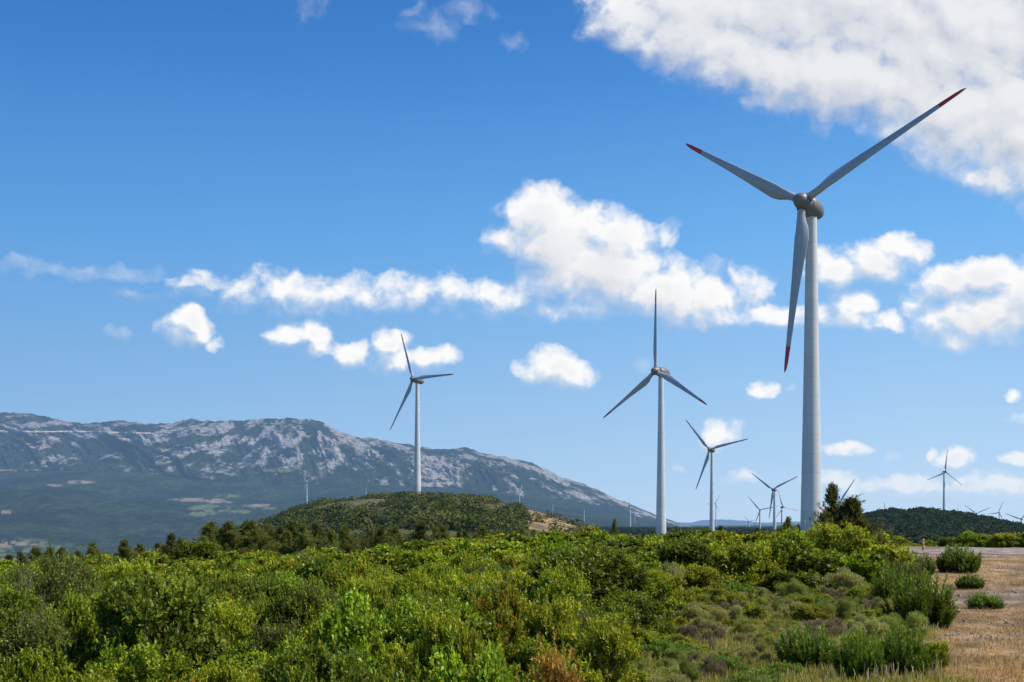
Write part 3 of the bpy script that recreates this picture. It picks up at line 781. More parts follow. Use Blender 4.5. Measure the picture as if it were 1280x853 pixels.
GREEN = [(.242, .325, .018), (.150, .232, .017), (.352, .405, .026), (.062, .115, .011)]
PROTO = {}
def shrub_geo(kind, seed, lod=1.0):
    """returns foliage verts, colours, (stem verts, faces)"""
    R = np.random.default_rng(seed)
    if kind in ('broad', 'lime', 'red', 'olive', 'orange', 'grey', 'dark'):
        w, h = {'broad': (1.0, 1.25), 'lime': (1.0, 1.1), 'red': (.95, 1.15), 'olive': (1.0, 1.2), 'orange': (.6, 1.15), 'grey': (.8, .9), 'dark': (1.05, 1.3)}[kind]
        c, r = clumps_for(R, 42, w, h); r = r * .86
        ntw, nl, L, W = {'broad': (2500, 9, .062, .030), 'dark': (2400, 9, .064, .031), 'lime': (2600, 9, .052, .025), 'red': (2400, 9, .058, .027), 'olive': (3000, 9, .040, .015), 'orange': (1500, 9, .045, .018), 'grey': (2600, 8, .042, .010)}[kind]
        ntw = int(ntw * lod); s = lod ** -.5
        p, d, k, q_ = crown_points(R, c, r, ntw)
        sprig = R.uniform(size=ntw) < .09
        up_ = norm(d * .8 + np.array([0, 0, .9]))
        p = p + up_ * (sprig * R.uniform(.04, .20, ntw))[:, None]
        ax = norm(d + np.array([0, 0, .75]) + R.normal(0, .35, (ntw, 3)))
        v = rosettes(p, ax, nl, L * s, W * s, R=R, back=.10)
        pal, pr = {
            'broad': (GREEN, (5, 3, 2.5, 1.5)),
            'dark': ([(0.137, 0.185, 0.016), (0.088, 0.127, 0.013), (0.233, 0.255, 0.020)], (4, 3, 2)),
            'lime': ([(0.320, 0.344, 0.023), (0.236, 0.287, 0.020), (0.410, 0.408, 0.033), (0.128, 0.178, 0.014)], (4, 4, 2, 1)),
            'red': ([(0.212, 0.273, 0.016), (0.148, 0.218, 0.014), (0.398, 0.273, 0.026), (0.461, 0.158, 0.030)], (5, 3, 1.8, .7)),
            'olive': ([(0.146, 0.169, 0.030), (0.108, 0.129, 0.028), (0.196, 0.203, 0.040), (0.069, 0.084, 0.023)], (4, 3, 2, 1)),
            'orange': ([(.46, .24, .05), (.38, .17, .035), (.26, .17, .04), (.15, .17, .03)], (4, 3, 2, .7)),
            'grey': ([(0.234, 0.240, 0.111), (0.182, 0.189, 0.078), (0.312, 0.293, 0.156), (0.208, 0.156, 0.091)], (4, 3, 2, 1)),
        }[kind]
        # clump-wise tint so that the crown reads as light and dark sprays
        cl = R.uniform(.78, 1.2, len(c))
        col = palette(ntw * nl, pal, pr, R) * np.repeat(np.repeat(cl[k], nl), 4)[:, None]
        # leaves get lighter towards the top of the crown
        heightf = np.repeat(np.repeat(np.clip((p[:, 2] / (h * 1.0)), 0, 1.1), nl), 4)[:, None]
        inner_shade = np.repeat(np.repeat(S(q_, .50, 1.0) * .5 + S(d[:, 2], -.4, .7) * .5, nl), 4)[:, None]  # shade inside and under the clumps, painted into the leaf colour
        col = col * (.78 + .34 * heightf) * (.32 + .92 * inner_shade)
        st = stems_for(R, c, r)
        return v, col, st
    if kind in ('cushion', 'sage', 'purple'):
        c, r = clumps_for(R, 16, 1.0, .62, .05)
        r = r * .9
        ntw = int(3600 * lod); s = lod ** -.5
        p, d, k, q_ = crown_points(R, c, r, ntw, .8)
        ax = norm(d * .9 + np.array([0, 0, .8]) + R.normal(0, .25, (ntw, 3)))
        nl = 6
        v = rosettes(p, ax, nl, .052 * s, .011 * s, th=(.1, .8), R=R, back=.08)
        pal, pr = {'cushion': ([(0.288, 0.338, 0.079), (0.209, 0.266, 0.065), (0.403, 0.416, 0.115)], (4, 3, 2)),
                   'sage': ([(0.388, 0.388, 0.151), (0.301, 0.316, 0.122), (0.503, 0.460, 0.201)], (4, 3, 2)),
                   'purple': ([(0.273, 0.201, 0.165), (0.215, 0.159, 0.129), (0.359, 0.288, 0.215), (0.230, 0.237, 0.094)], (4, 3, 2, 2))}[kind]
        cl = R.uniform(.8, 1.15, len(c))
        col = palette(ntw * nl, pal, pr, R) * np.repeat(np.repeat(cl[k], nl), 4)[:, None]
        return v, col, stems_for(R, c, r, .016, 6)
    if kind == 'upright':
        # many leafy shoots rising from one root, long narrow leaves
        n = int(210 * lod ** .5); P = []; A = []
        shoots = []; lob = R.uniform(0, 1, 6)
        th = R.uniform(0, 6.28, n); q = np.sqrt(R.uniform(0, 1, n))
        for i in range(n):
            b = np.array([math.cos(th[i]) * q[i] * .7, math.sin(th[i]) * q[i] * .7, 0.])
            lean = np.array([math.cos(th[i]), math.sin(th[i]), 0]) * q[i] * R.uniform(.2, .75)
            hgt = R.uniform(.58, 1.14) * (1.0 - .5 * q[i] ** 2.4) * (.85 + .25 * lob[int(th[i] / 1.05) % 6])
            ax = norm((lean + np.array([0, 0, 1]) + R.normal(0, .09, 3))[None])[0]
            for t in np.linspace(.12, 1, 13):
                P.append(b + ax * hgt * t); A.append(ax)
            if i % 5 == 0: shoots.append(tube([b, b + ax * hgt * .9], [.008, .004], 5))
        P = np.array(P); A = norm(np.array(A) + R.normal(0, .12, (len(P), 3)))
        nl = 5
        v = rosettes(P, A, nl, .135, .030, th=(.35, 1.15), R=R, back=.05)
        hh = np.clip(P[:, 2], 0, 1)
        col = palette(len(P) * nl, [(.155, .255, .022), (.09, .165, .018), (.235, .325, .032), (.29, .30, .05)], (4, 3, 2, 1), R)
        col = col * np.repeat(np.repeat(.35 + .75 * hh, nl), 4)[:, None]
        return v, col, join(shoots)
    if kind in ('juniper', 'pine'):
        # pointed tree: trunk, whorled ascending boughs carrying needle sprays
        P = []; A = []; parts = []; spread = .50 if kind == 'juniper' else .50
        bend = R.normal(0, .05, 2)
        parts.append(tube([(0, 0, -.2), (bend[0] * .3, bend[1] * .3, .4), (bend[0], bend[1], .75), (bend[0] * 1.6, bend[1] * 1.6, 1.0)], [.035, .028, .014, .003], 7))
        nb = 72 if kind == 'juniper' else 80
        for i in range(nb):
            z = R.uniform(.08, .98) ** .85
            f = min(1.0, max(0.0, (z - .08) / .92))
            ln = spread * (1 - f) ** (1.5 if kind == 'juniper' else 1.05) * R.uniform(.35, 1.25) + .022
            if kind == 'pine' and z < .2: ln *= .8
            t = R.uniform(0, 6.28); up = R.uniform(.9, 2.3) if kind == 'juniper' else R.uniform(.35, 1.1)
            dr = norm(np.array([[math.cos(t), math.sin(t), up]]))[0]
            b = np.array([bend[0] * z * 1.4, bend[1] * z * 1.4, z])
            e = b + dr * ln + np.array([0, 0, .12 * ln])
            if i % 2 == 0: parts.append(tube([b, e], [.010 * (1 - f) + .003, .002], 5))
            m = int(10 + 40 * ln)
            for q in R.uniform(.15, 1.0, m):
                P.append(b + (e - b) * q + R.normal(0, .022 + .02 * ln, 3)); A.append(dr + np.array([0, 0, .3]) + R.normal(0, .35, 3))
        P = np.array(P); A = norm(np.array(A)); nl = 7
        v = rosettes(P, A, nl, .058, .009, th=(.15, .95), R=R, back=.04)
        pal = [(.115, .125, .038), (.075, .085, .028), (.155, .155, .05), (.16, .12, .05)] if kind == 'juniper' else [(.19, .205, .050), (.13, .155, .042), (.26, .26, .065)]
        col = palette(len(P) * nl, pal, (4, 3, 2, .6)[:len(pal)], R)
        return v, col, join(parts)

def make_proto(kind, seed):
    key = (kind, seed)
    if key in PROTO: return PROTO[key]
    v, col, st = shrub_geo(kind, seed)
    mat = M['needle'] if kind in ('juniper', 'pine', 'grey') else M['leaf']
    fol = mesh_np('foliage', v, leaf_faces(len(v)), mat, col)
    sm = mesh_np('stem', st[0], st[1], M['bark'], None, True)
    PROTO[key] = (fol, sm); return PROTO[key]

def plant(kind, seed, x, y, sx, sz, label, cat, group=None, z=None, rz=None, name='shrub', sy=None):
    fol, sm = make_proto(kind, seed)
    zz = Hs(x, y) if z is None else z
    o = empty(name, (x, y, zz - .03), random.uniform(0, 6.28) if rz is None else rz)
    o.scale = (sx, sy or sx, sz)
    tag(o, label, cat, group)
    tree = name.endswith('tree') or name == 'juniper'
    link('crown' if tree else 'foliage', fol, o)
    link('trunk' if tree else 'stem', sm, o)
    return o

def at(px, py):
    """ground point seen at a photo pixel (on flat ground under the viewpoint)"""
    Y = EYE * F / (py - HZ)
    for _ in range(4):
        x = (px - 640) / F * Y
        Y = (EYE - Hs(x, Y)) * F / (py - HZ)
    return (px - 640) / F * Y, Y

USED = []
def special(kind, seed, px, py, wpx, hpx, label, cat='shrub', name='shrub', w0=1.0, h0=1.0, group=None, rz=None):
    """plant whose foot stands on the ground at (px,py), wpx wide and hpx tall in the photo"""
    x, y = at(px, py)
    k = y / F
    plant(kind, seed, x, y, wpx * k / 2 / w0, hpx * k / h0, label, cat, group, name=name, rz=rz)
    USED.append((x, y, wpx * k / 2))

# ---- plants one can point at
special('upright', 3, 1150, 784, 92, 66, 'round bright green bush with upright leaves at the edge of the dry grass', w0=1.0, h0=1.0)
special('upright', 4, 1118, 760, 58, 50, 'leafy green bush leaning against the left side of the round bright bush')
special('upright', 3, 1198, 716, 60, 34, 'flat topped green bush at the near edge of the gravel road')
special('upright', 4, 1146, 718, 52, 26, 'low green bush left of the flat topped bush by the gravel road')
special('upright', 5, 1212, 736, 38, 19, 'small green tuft growing alone in the orange dry grass', 'plant')
special('upright', 5, 1232, 761, 48, 20, 'small dark green tuft in dry grass at far right, nearer one', 'plant')
special('upright', 5, 1128, 846, 74, 62, 'tall leafed oleander like bush at the bottom right beside the dry grass')
special('upright', 3, 1072, 850, 66, 60, 'tall leafed bush left of the oleander like bush at the bottom')
special('upright', 4, 1010, 835, 80, 52, 'loose green bush with narrow leaves behind grey cushions at the bottom')
special('lime', 11, 1172, 838, 40, 42, 'sparse yellow green sapling right of the oleander like bush', 'plant', w0=1.0, h0=1.1)
special('sage', 13, 1043, 745, 92, 36, 'broad grey green cushion shrub in front of the tall right thicket', w0=1.0, h0=.62)
special('cushion', 13, 985, 752, 60, 30, 'dark green cushion left of the broad grey green one', w0=1.0, h0=.62)
special('sage', 14, 834, 748, 54, 44, 'pale grey domed shrub in the middle of the scrub', w0=1.0, h0=.62)
special('cushion', 14, 822, 765, 50, 26, 'bright green low cushion just below the pale grey dome', w0=1.0, h0=.62)
special('purple', 15, 783, 774, 24, 20, 'small purple brown dry cushion beside the bright green thicket', 'plant', w0=1.0, h0=.62)
plant('orange', 16, (696 - 640) / F * 7.6, 7.6, .50, 1.20 / 1.15, 'orange brown withered bush at the bottom middle', 'shrub'); USED.append(((696 - 640) / F * 7.6, 7.6, .42)); USED.append(((696 - 640) / F * 6.4, 6.4, .45))
special('red', 17, 1010, 782, 60, 28, 'low bush with orange and red leaves among the grey cushions', w0=.95, h0=1.15)
special('red', 18, 905, 758, 56, 24, 'low yellow and red leaved bush below the tall right thicket', w0=.95, h0=1.15)
special('purple', 15, 880, 850, 70, 40, 'brown and purple heathery cushion at the bottom right of centre', w0=1.0, h0=.62)
special('cushion', 13, 865, 866, 62, 42, 'fresh green round cushion at the bottom edge', w0=1.0, h0=.62)
special('juniper', 21, 1040, 712, 80, 104, 'tall dark juniper with ragged pointed top right of the huge tower', 'tree', 'juniper', w0=.34, h0=1.0)
special('juniper', 22, 1073, 706, 60, 78, 'shorter dark juniper right of the tall ragged one', 'tree', 'juniper', w0=.34, h0=1.0)
special('juniper', 23, 1058, 712, 124, 88, 'low spreading dark juniper between the two pointed ones', 'tree', 'juniper', w0=.36, h0=1.0)
special('lime', 11, 1046, 724, 110, 74, 'large rounded yellow green shrub under the tall dark juniper', w0=1.0, h0=1.1)
special('broad', 1, 985, 735, 110, 74, 'bright green shrub left of the large rounded one under the juniper', w0=1.0, h0=1.25)
special('lime', 12, 925, 738, 120, 62, 'wide yellow green shrub in the tall thicket on the right', w0=1.0, h0=1.1)
special('dark', 6, 860, 735, 110, 60, 'darker green shrub at the left end of the tall right thicket', w0=1.0, h0=1.25)
special('olive', 7, 1092, 735, 50, 48, 'thin brownish twiggy shrub at the right end of the tall thicket', w0=1.0, h0=1.2)
special('dark', 6, 735, 792, 210, 108, 'big dark hollowed green bush in the centre of the scrub', w0=1.05, h0=1.3)
special('broad', 2, 560, 880, 190, 130, 'big glossy bright green bush in the lower middle', w0=1.0, h0=1.25)
special('dark', 5, 185, 900, 210, 190, 'big deep green bush with dark hollow at the lower left', w0=1.05, h0=1.3)
special('olive', 7, 75, 812, 160, 128, 'large olive brown bush near the left edge', w0=1.0, h0=1.2)
special('olive', 8, 30, 905, 200, 150, 'yellowish olive bush at the bottom left corner', w0=1.0, h0=1.2)
special('dark', 6, 248, 722, 84, 46, 'dark rounded bush among small conifers at the upper left of the scrub', w0=1.05, h0=1.3)

# ---- the thicket: shrubs spread by dart throwing, spacing grows with distance
KINDS = [('broad', 1), ('broad', 2), ('broad', 9), ('lime', 11), ('lime', 12), ('dark', 5), ('dark', 6), ('red', 17), ('red', 18), ('olive', 7), ('olive', 8), ('grey', 10)]
KW = np.array([3, 3, 3, 3, 3, 1.6, 1.6, 1.6, 1.6, 1.3, 1.3, .6])
DESC = {'broad': 'glossy bright green broadleaf shrub', 'lime': 'yellow green small leaved shrub', 'dark': 'deep green shrub', 'red': 'green shrub with reddish young leaves',
        'olive': 'dull olive brown shrub', 'grey': 'greyish thin leaved shrub'}
H0 = {'broad': 1.25, 'lime': 1.1, 'dark': 1.3, 'red': 1.15, 'olive': 1.2, 'grey': .9}
def thicket():
    R = np.random.default_rng(99)
    pts = list(USED); out = []
    cand = []
    for _ in range(26000):
        y = R.uniform(3.6, 1) if False else 3.6 + (78 - 3.6) * R.uniform() ** .62
        u = R.uniform(-.56, .40)
        cand.append((u * y, y))
    X = np.array(cand)
    tall = (1 - low_zone(X[:, 0], X[:, 1])) * (1 - dry_zone(X[:, 0], X[:, 1]))
    P = np.array([(a, b) for a, b, c in pts]); Rr = np.array([c * .75 for a, b, c in pts])
    for (x, y), tz in zip(X, tall):
        if tz < .5: continue
        sp = .41 + .0225 * y
        d = np.hypot(P[:, 0] - x, P[:, 1] - y)
        if (d < np.maximum(sp, Rr * .8 + sp * .35)).any(): continue
        P = np.vstack([P, [x, y]]); Rr = np.append(Rr, sp * .75)
        out.append((x, y, sp))
    out.sort(key=lambda t: t[1])
    return out
TH = thicket()
NIND = 272
stuff_parts = []
R_ = np.random.default_rng(5)
zone_bias = lambda x, y: fbm(np.array([x / 5.0]), np.array([y / 5.0]), 3, 81)[0]
for i, (x, y, sp) in enumerate(TH):
    b = zone_bias(x, y)
    kw = KW.copy()
    if b > .55: kw[3:5] *= 2.5
    if b < .45: kw[5:7] *= 2.2; kw[9:11] *= 1.6
    if x / y > .05 and y > 20: kw[7:9] *= 2.2
    if x / y < -.38 and y < 16: kw[9:11] *= 4
    kind, seed = KINDS[R_.choice(len(KINDS), p=kw / kw.sum())]
    # canopy height that the eye looks over
    top = np.interp(y, [4, 8, 16, 30, 50, 78], [.55, .80, .98, 1.08, 1.22, 1.20]) + R_.normal(0, .24)
    zg = Hs(x, y)
    drop = float((1.05 * S(np.array([-x / y]), -.03, .17) + .45 * S(np.array([-x / y]), .28, .46))[0]) * float(S(np.array([y]), 8., 48.)[0])
    hh = max(.45, top - (zg + drop) if y < 60 else 1.3 + R_.normal(0, .2))
    ww = sp * R_.uniform(.70, 1.0)
    if i < NIND:
        px = 640 + F * x / y
        zone = 'left' if px < 400 else ('middle' if px < 800 else 'right')
        near = 'near' if y < 14 else 'farther'
        where = {'left': 'in the %s thicket on the left' % near, 'middle': 'in the %s thicket in the middle' % near, 'right': 'in the %s thicket right of the middle' % near}[zone]
        plant(kind, seed, x, y, ww, hh / H0[kind], DESC[kind] + ' ' + where, 'shrub', '%s shrubs %s' % (kind, where), z=zg)
    else:
        stuff_parts.append((kind, seed, x, y, zg, ww, hh / H0[kind]))
print('thicket', len(TH), 'far', len(stuff_parts))

def scatter_mesh(name, items, lod, mat, label=None):
    Vs = []; Cs = []
    cache = {}
    R = np.random.default_rng(17)
    for kind, seed, x, y, z, w, h in items:
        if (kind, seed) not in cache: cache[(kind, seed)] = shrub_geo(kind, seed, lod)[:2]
        v, c = cache[(kind, seed)]
        a = R.uniform(0, 6.28); ca, sa = math.cos(a), math.sin(a)
        vv = np.stack([(v[:, 0] * ca - v[:, 1] * sa) * w + x, (v[:, 0] * sa + v[:, 1] * ca) * w + y, v[:, 2] * h + z], 1)
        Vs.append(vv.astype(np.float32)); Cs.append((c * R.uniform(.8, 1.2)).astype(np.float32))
    V = np.concatenate(Vs); Cc = np.concatenate(Cs)
    o = link(name, mesh_np(name, V, leaf_faces(len(V)), mat, Cc))
    tag(o, label, None, None, 'stuff'); return o
if stuff_parts:
    scatter_mesh('scrub_thicket', stuff_parts, .16, M['leaf'], 'dense green scrub at the crest of the slope')

# low plants of the open strip
def low_plants():
    R = np.random.default_rng(123)
    P = np.array([(a, b) for a, b, c in USED]); Rr = np.array([c for a, b, c in USED])
    n = 0
    for _ in range(5000):
        y = 11.5 + 26 * R.uniform() ** .8; x = R.uniform(.0, .40) * y
        lz = low_zone(np.array([x]), np.array([y]))[0]; dz = dry_zone(np.array([x]), np.array([y]))[0]
        if lz < .55 or dz > .3 or (y < 14.5 and x / y > .23): continue
        w = R.uniform(.24, .62)
        d = np.hypot(P[:, 0] - x, P[:, 1] - y)
        if (d < Rr * .78 + w * .72).any(): continue
        P = np.vstack([P, [x, y]]); Rr = np.append(Rr, w)
        kind, seed, what = [('cushion', 13, 'small green cushion plant'), ('cushion', 14, 'small green cushion plant'), ('sage', 13, 'grey green cushion plant'), ('sage', 14, 'grey green cushion plant'),
                            ('purple', 15, 'brownish dry cushion plant'), ('red', 17, 'low red leaved plant'), ('upright', 5, 'small upright leafy plant'), ('lime', 12, 'small yellow green shrub')][R.choice(8, p=[.12, .12, .11, .10, .19, .13, .10, .13])]
        h0 = .62 if kind in ('cushion', 'sage', 'purple') else 1.1
        hh = w * R.uniform(.75, 1.05)
        where = 'in the open strip beside the dry grass' if x / y > .2 else 'in the open strip beside the thicket'
        plant(kind, seed, x, y, w, hh / h0 * .85, what + ' ' + where, 'plant', what + 's ' + where, name='cushion_plant')
        n += 1
        if n > 230: break
    print('low plants', n)
low_plants()

# shrubs beyond the gravel road on the right
for i, (px, py, wpx, hpx) in enumerate(((1215, 684, 50, 15), (1252, 687, 60, 17), (1290, 688, 50, 16), (1100, 688, 40, 18), (1125, 686, 36, 12), (1185, 686, 30, 9), (1325, 688, 60, 18), (1112, 684, 40, 9), (1140, 684, 36, 8), (1160, 684, 30, 7), (1178, 684, 34, 12), (1198, 684, 30, 11), (1240, 684, 44, 13), (1090, 686, 40, 16))):
    Y = EYE * F / (py - HZ) * 1.0
    Y = [101, 100, 99, 97, 104, 106, 100, 110, 112, 109, 118, 120, 112, 100][i]
    x = (px - 640) / F * Y; k = Y / F
    plant((['broad', 'lime', 'broad', 'olive', 'lime', 'dark', 'broad'] * 2)[i], ([1, 11, 2, 7, 12, 6, 9] * 2)[i], x, Y, wpx * k / 2, (hpx * k + .4) / 1.15, 'low green bush in the row behind the gravel road', 'shrub', 'bushes behind the gravel road')

# ---- small conifers standing out of the scrub
CON = [(12, 692, 30), (46, 690, 26), (78, 688, 28), (98, 690, 24), (115, 684, 26), (163, 682, 28), (200, 684, 24), (228, 676, 30), (244, 672, 30), (30, 688, 30), (62, 690, 24), (128, 683, 26), (150, 686, 22), (175, 680, 30), (190, 688, 22), (212, 672, 34), (262, 662, 34), (284, 660, 36), (300, 658, 44), (318, 660, 40), (333, 656, 46), (350, 662, 40), (368, 660, 44), (388, 664, 36), (402, 660, 40),
       (430, 664, 34), (452, 668, 30), (470, 662, 34), (488, 664, 38), (505, 668, 30), (522, 660, 42), (545, 666, 34), (562, 664, 34), (585, 668, 30), (604, 662, 40), (622, 668, 28), (270, 668, 30), (308, 666, 36), (325, 664, 40), (342, 668, 40), (358, 670, 36), (376, 672, 36), (395, 674, 34), (415, 672, 30), (440, 674, 30), (460, 676, 30), (478, 674, 30), (497, 676, 30), (515, 674, 30), (535, 674, 28), (555, 676, 28), (575, 672, 28), (595, 674, 28), (615, 676, 26), (640, 672, 24), (668, 676, 24), (660, 668, 26), (680, 670, 24), (768, 650, 34), (738, 664, 22), (815, 664, 20), (845, 662, 22), (862, 666, 18), (905, 658, 26), (948, 660, 22), (975, 648, 30), (1000, 656, 24), (925, 664, 18)]
for i, (px, py, hp) in enumerate(CON):
    Y = 62 + (i * 37 % 23) * 1.6
    if 255 < px < 640: Y = 80 + (i * 29 % 17) * 3.2; py -= 4 + (i * 13 % 7) - 2
    x = (px - 640) / F * Y; k = Y / F
    if px < 255: py -= (i * 7 % 9) - 2
    top = EYE + (HZ - py) * k
    zg = Hs(x, Y); h = max(1.8, top - zg)
    lab = {768: 'slender lone conifer poking above the crest right of the tan slope', 212: 'dark pointed conifer standing alone above the left scrub', 975: 'pointed little conifer just left of the huge tower'}.get(px)
    where = 'at the left end of the crest' if px < 255 else ('on the slope below the scrubby hill' if px < 700 else 'along the crest right of the hill')
    wk = random.uniform(.8, 1.2) if px != 768 else .55
    plant('pine' if i % 3 else 'juniper', 24 + i % 3, x, Y, h * wk * (1.25 if 255 < px < 640 else (1.5 if px < 255 else 1.0)), h, lab or 'small conifer ' + where, 'tree', None if lab else 'small conifers ' + where, name='conifer_tree', z=zg)

# ------------------------------------------------------------------ cover of the farther hills (one mass each)
def tufts(name, pts, size, nleaf, L, pal, pr, mat, label, seed, tall=1.0):
    R = np.random.default_rng(seed)
    N = len(pts)
    k = np.repeat(np.arange(N), nleaf)
    d = norm(R.normal(size=(N * nleaf, 3))); d[:, 2] = np.abs(d[:, 2])
    s = size * np.exp(R.normal(0, .42, N)).clip(.35, 1.75)
    P = pts[k] + d * (s[k] * R.uniform(.6, 1.0, N * nleaf))[:, None] * np.array([1, 1, tall])
    A = norm(d + R.normal(0, .5, (N * nleaf, 3)) + np.array([0, 0, .3]))
    l = L * s[k][:, None] / size
    t = norm(np.cross(A, R.normal(size=A.shape))); b = np.cross(A, t)
    V = np.stack([P - t * l, P - b * l * .7, P + t * l, P + b * l * .7], 1) + (A * l)[:, None, :] * np.array([0, .35, 0, .35])[None, :, None]
    cl = np.array(pal)[R.choice(len(pal), N, p=np.array(pr) / sum(pr))] * R.uniform(.75, 1.25, (N, 1))
    c = np.repeat(cl[k] * R.uniform(.8, 1.2, (N * nleaf, 1)), 4, 0)
    V = V.reshape(-1, 3)
    tag(link(name, mesh_np(name, V, leaf_faces(len(V)), mat, c)), label, None, None, 'stuff')

def hill_cover():
    R = np.random.default_rng(55)
    n = 26000
    px = R.uniform(215, 735, n); y = 95 + (680 - 95) * R.uniform(0, 1, n) ** .75
    x = (px - 640) / F * y; z = H(x, y)
    PX, PY = pxpy(x, y, z)
    keep = fbm(x / 22, y / 22, 4, 91) + R.uniform(-.12, .12, n) < .515
    bare = (PX > 654) & (PX < 735) & (y > 240)
    rock = (blob(PX, PY, 578, 635, 13, 7) + blob(PX, PY, 611, 640, 22, 7) > 0) & (R.uniform(size=n) < .85)
    keep &= ~(bare & (R.uniform(size=n) < .95)) & ~rock
    p = np.stack([x, y, z], 1)[keep]
    sz = 0 / 700
    near = p[:, 1] < 260
    pal = [(.085, .110, .026), (.055, .078, .022), (.125, .14, .032), (.15, .125, .045), (.04, .055, .02)]
    tufts('hillside_scrub', p[~near][::2], 2.3, 56, .36, pal, (4, 3, 3, 1, 1.5), M['scrub'], 'green scrub covering the hill under the left turbine', 1, 1.05)
    tufts('slope_scrub', p[near][::2], 1.0, 60, .17, pal, (4, 3, 3, .8, 1), M['scrub'], 'green scrub on the slope leading up to the hill', 2, 1.2)
    n = 15000
    px = R.uniform(1030, 1420, n); y = 300 + 680 * R.uniform(0, 1, n)
    x = (px - 640) / F * y; z = H(x, y)
    PX, PY = pxpy(x, y, z)
    keep = ~((blob(PX, PY, 1122, 638, 24, 4) > 0) & (R.uniform(size=n) < .8))
    keep &= (fbm(x / 30, y / 30, 3, 92) + R.uniform(-.2, .2, n)) < .66
    p = np.stack([x, y, z], 1)[keep]
    tufts('hill_wood', p, 1.8, 26, .55, [(.026, .046, .016), (.020, .036, .014), (.040, .062, .018)], (4, 3, 2), M['scrub'], 'dark green low wood covering the rounded hill on the right', 3, 1.2)
    # dark wood on the plain behind the crest, centre
    n = 9000
    px = R.uniform(690, 1030, n); y = 950 + 2600 * R.uniform(0, 1, n) ** 1.4
    x = (px - 640) / F * y; z = H(x, y)
    p = np.stack([x, y, z], 1)
    tufts('plain_wood', p, 3.2, 14, 1.2, [(.024, .042, .018), (.018, .032, .014)], (1, 1), M['scrub'], 'dark wood on the plain between the hills', 4, 1.2)
hill_cover()

# ------------------------------------------------------------------ grass
def blades(name, x, y, L, W, pal, pr, label, seed, lean=.45, heads=False):
    R = np.random.default_rng(seed); n = len(x); z = H(x, y)
    b = np.stack([x, y, z - .01], 1)
    a = R.uniform(0, 6.28, n); t = np.abs(R.normal(0, lean, n))
    d = np.stack([np.cos(a) * np.sin(t), np.sin(a) * np.sin(t), np.cos(t)], 1)
    l = (L * R.uniform(.45, 1.3, n))[:, None]
    s = norm(np.cross(d, R.normal(size=(n, 3)))) * (W * R.uniform(.7, 1.3, n))[:, None]
    if heads: V = np.stack([b, b + d * l * .7 + s * .3, b + d * l, b + d * l * .85 - s * 1.6], 1)
    else: V = np.stack([b - s * .5, b + d * l * .55 + s * .5 * .9, b + d * l + np.array([0, 0, -.12]) * l * t[:, None], b + d * l * .5 - s * .5], 1)
    c = palette(n, pal, pr, R, .25); V = V.reshape(-1, 3)
    tag(link(name, mesh_np(name, V, leaf_faces(len(V)), M['dry'], c)), label, None, None, 'stuff')

def grass():
    R = np.random.default_rng(77)
    n = 330000
    y = 9 + 58 * R.uniform(0, 1, n) ** 1.25; x = R.uniform(.05, .60, n) * y
    dz = dry_zone(x, y); n2 = fbm(x / 4.0, y / 5.0, 4, 32); n1 = fbm(x / .8, y / .8, 3, 33)
    keep = (dz > R.uniform(.2, 1, n)) & (n1 + R.uniform(-.25, .25, n) > .42) & (n2 < .62)
    kk = np.where(keep)[0][:85000]
    blades('dry_grass', x[kk], y[kk], .10, .010, [(.44, .30, .15), (.52, .38, .22), (.40, .235, .085), (.27, .21, .15)], (4, 3, 2, 1), 'short orange and straw coloured dry grass', 1, .8)
    lz = low_zone(x, y)
    kk = np.where((lz > .4) & (n1 > .36))[0][:110000]
    blades('green_grass', x[kk], y[kk], .16, .010, [(.32, .34, .07), (.23, .28, .05), (.46, .40, .12), (.58, .46, .20)], (3, 2.5, 2.5, 2.2), 'yellow green grass between the cushion plants', 2, .6)
    # pale oat stalks around the bushes at the bottom right
    xs = []; ys = []
    for cx, cy, s, m in ((1120, 852, .5, 90), (1060, 856, .6, 70), (1140, 797, .45, 70), (1170, 840, .4, 50), (1100, 795, .5, 30), (880, 800, 1.6, 40)):
        X, Y = at(cx, cy); xs.append(R.normal(X, s, m)); ys.append(R.normal(Y, s * .5, m))
    blades('oat_stalks', np.concatenate(xs), np.concatenate(ys), .24, .007, [(.55, .45, .28), (.48, .36, .2), (.6, .52, .36)], (1, 1, 1), 'pale dry oat stalks around the green bushes', 3, .25, True)
grass()

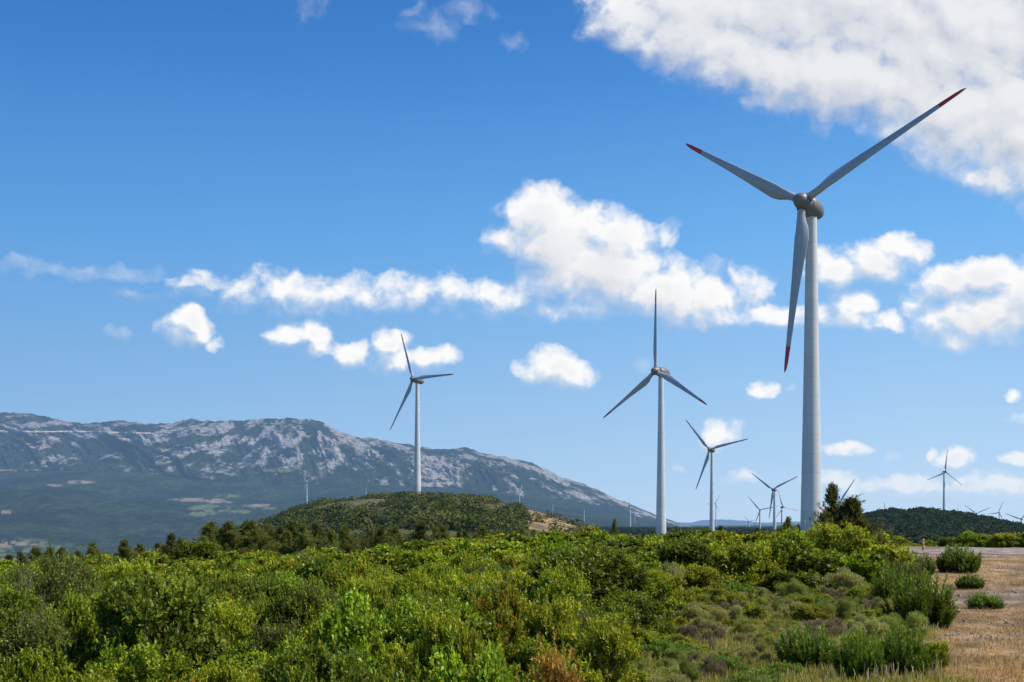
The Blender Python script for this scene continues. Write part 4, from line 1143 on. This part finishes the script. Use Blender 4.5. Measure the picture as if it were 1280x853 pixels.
def stones():
    R = np.random.default_rng(44)
    n = 26000
    y = 10 + 60 * R.uniform(0, 1, n) ** 1.2; x = R.uniform(.2, .6, n) * y
    n2 = fbm(x / 4.0, y / 5.0, 4, 32); n3 = fbm(x / 1.5, y / 1.5, 3, 45)
    k = np.where((dry_zone(x, y) > .6) & (n3 + .5 * (n2 - .5) + R.uniform(-.2, .2, n) > .60))[0][:3600]
    x, y = x[k], y[k]; m = len(k); sz = .018 * np.exp(R.normal(0, .6, m)).clip(.4, 4)
    base = norm(np.array([[1, 1, 1], [1, -1, 1], [-1, -1, 1], [-1, 1, 1], [1, 1, -1], [1, -1, -1], [-1, -1, -1], [-1, 1, -1]], float))
    V = base[None] * (1 + R.normal(0, .22, (m, 8, 3)))
    a = R.uniform(0, 6.28, m); ca, sa = np.cos(a)[:, None], np.sin(a)[:, None]
    V = np.stack([V[..., 0] * ca - V[..., 1] * sa, V[..., 0] * sa + V[..., 1] * ca, V[..., 2] * .6], -1) * sz[:, None, None]
    V = V + np.stack([x, y, H(x, y) + sz * .25], 1)[:, None]
    q = np.array([[0, 3, 2, 1], [4, 5, 6, 7], [0, 1, 5, 4], [1, 2, 6, 5], [2, 3, 7, 6], [3, 0, 4, 7]])
    Fq = (np.arange(m)[:, None, None] * 8 + q[None]).reshape(-1, 4)
    tag(link('small_stones', mesh_np('small_stones', V.reshape(-1, 3), Fq, plain('stone', (.36, .31, .265), .9, noise_amt=.35, nscale=1.5, spec=.1))), 'small pale stones lying in the dry grass', None, None, 'stuff')
stones()

# leafy undergrowth between the shrubs
def undergrowth():
    R = np.random.default_rng(31)
    n = 18000
    y = 3.2 + 52 * R.uniform(0, 1, n) ** 1.1; x = R.uniform(-.58, .34, n) * y
    tall = (1 - low_zone(x, y)) * (1 - dry_zone(x, y))
    k = tall > .4; x = x[k]; y = y[k]
    P = np.stack([x, y, H(x, y) + R.uniform(.02, .32, len(x)) * np.clip(y / 12, .35, 1)], 1)
    A = norm(R.normal(0, .5, P.shape) + np.array([0, 0, 1]))
    v = rosettes(P, A, 9, .075, .03, R=R, back=.12)
    c = palette(len(P) * 9, [(.05, .075, .014), (.065, .085, .018), (.10, .085, .04)], (3, 3, 1), R)
    tag(link('undergrowth', mesh_np('undergrowth', v, leaf_faces(len(v)), M['leaf'], c)), 'leafy undergrowth between the shrubs', None, None, 'stuff')
undergrowth()

# ------------------------------------------------------------------ marker post by the gravel road
def marker_post():
    Y = 84.0; x = (1154 - 640) / F * Y; z = Hs(x, Y)
    root = empty('marker_post', (x, Y, z)); tag(root, 'orange and white banded marker post standing by the gravel road', 'post')
    h = .92; r = .085
    v, f = lathe([(-.1, r), (.0, r), (h - .04, r * .95), (h, r * .6), (h + .01, .01)], 'z', 18)
    link('post', mesh_np('post', v, f, M['post_orange'], None, True), root)
    for t in (.28, .56, .80):
        v, f = lathe([(t, r * .9), (t, r + .006), (t + .055, r + .006), (t + .055, r * .9)], 'z', 18)
        link('white_band', mesh_np('white_band', v, f, M['post_white'], None, True), root)
marker_post()
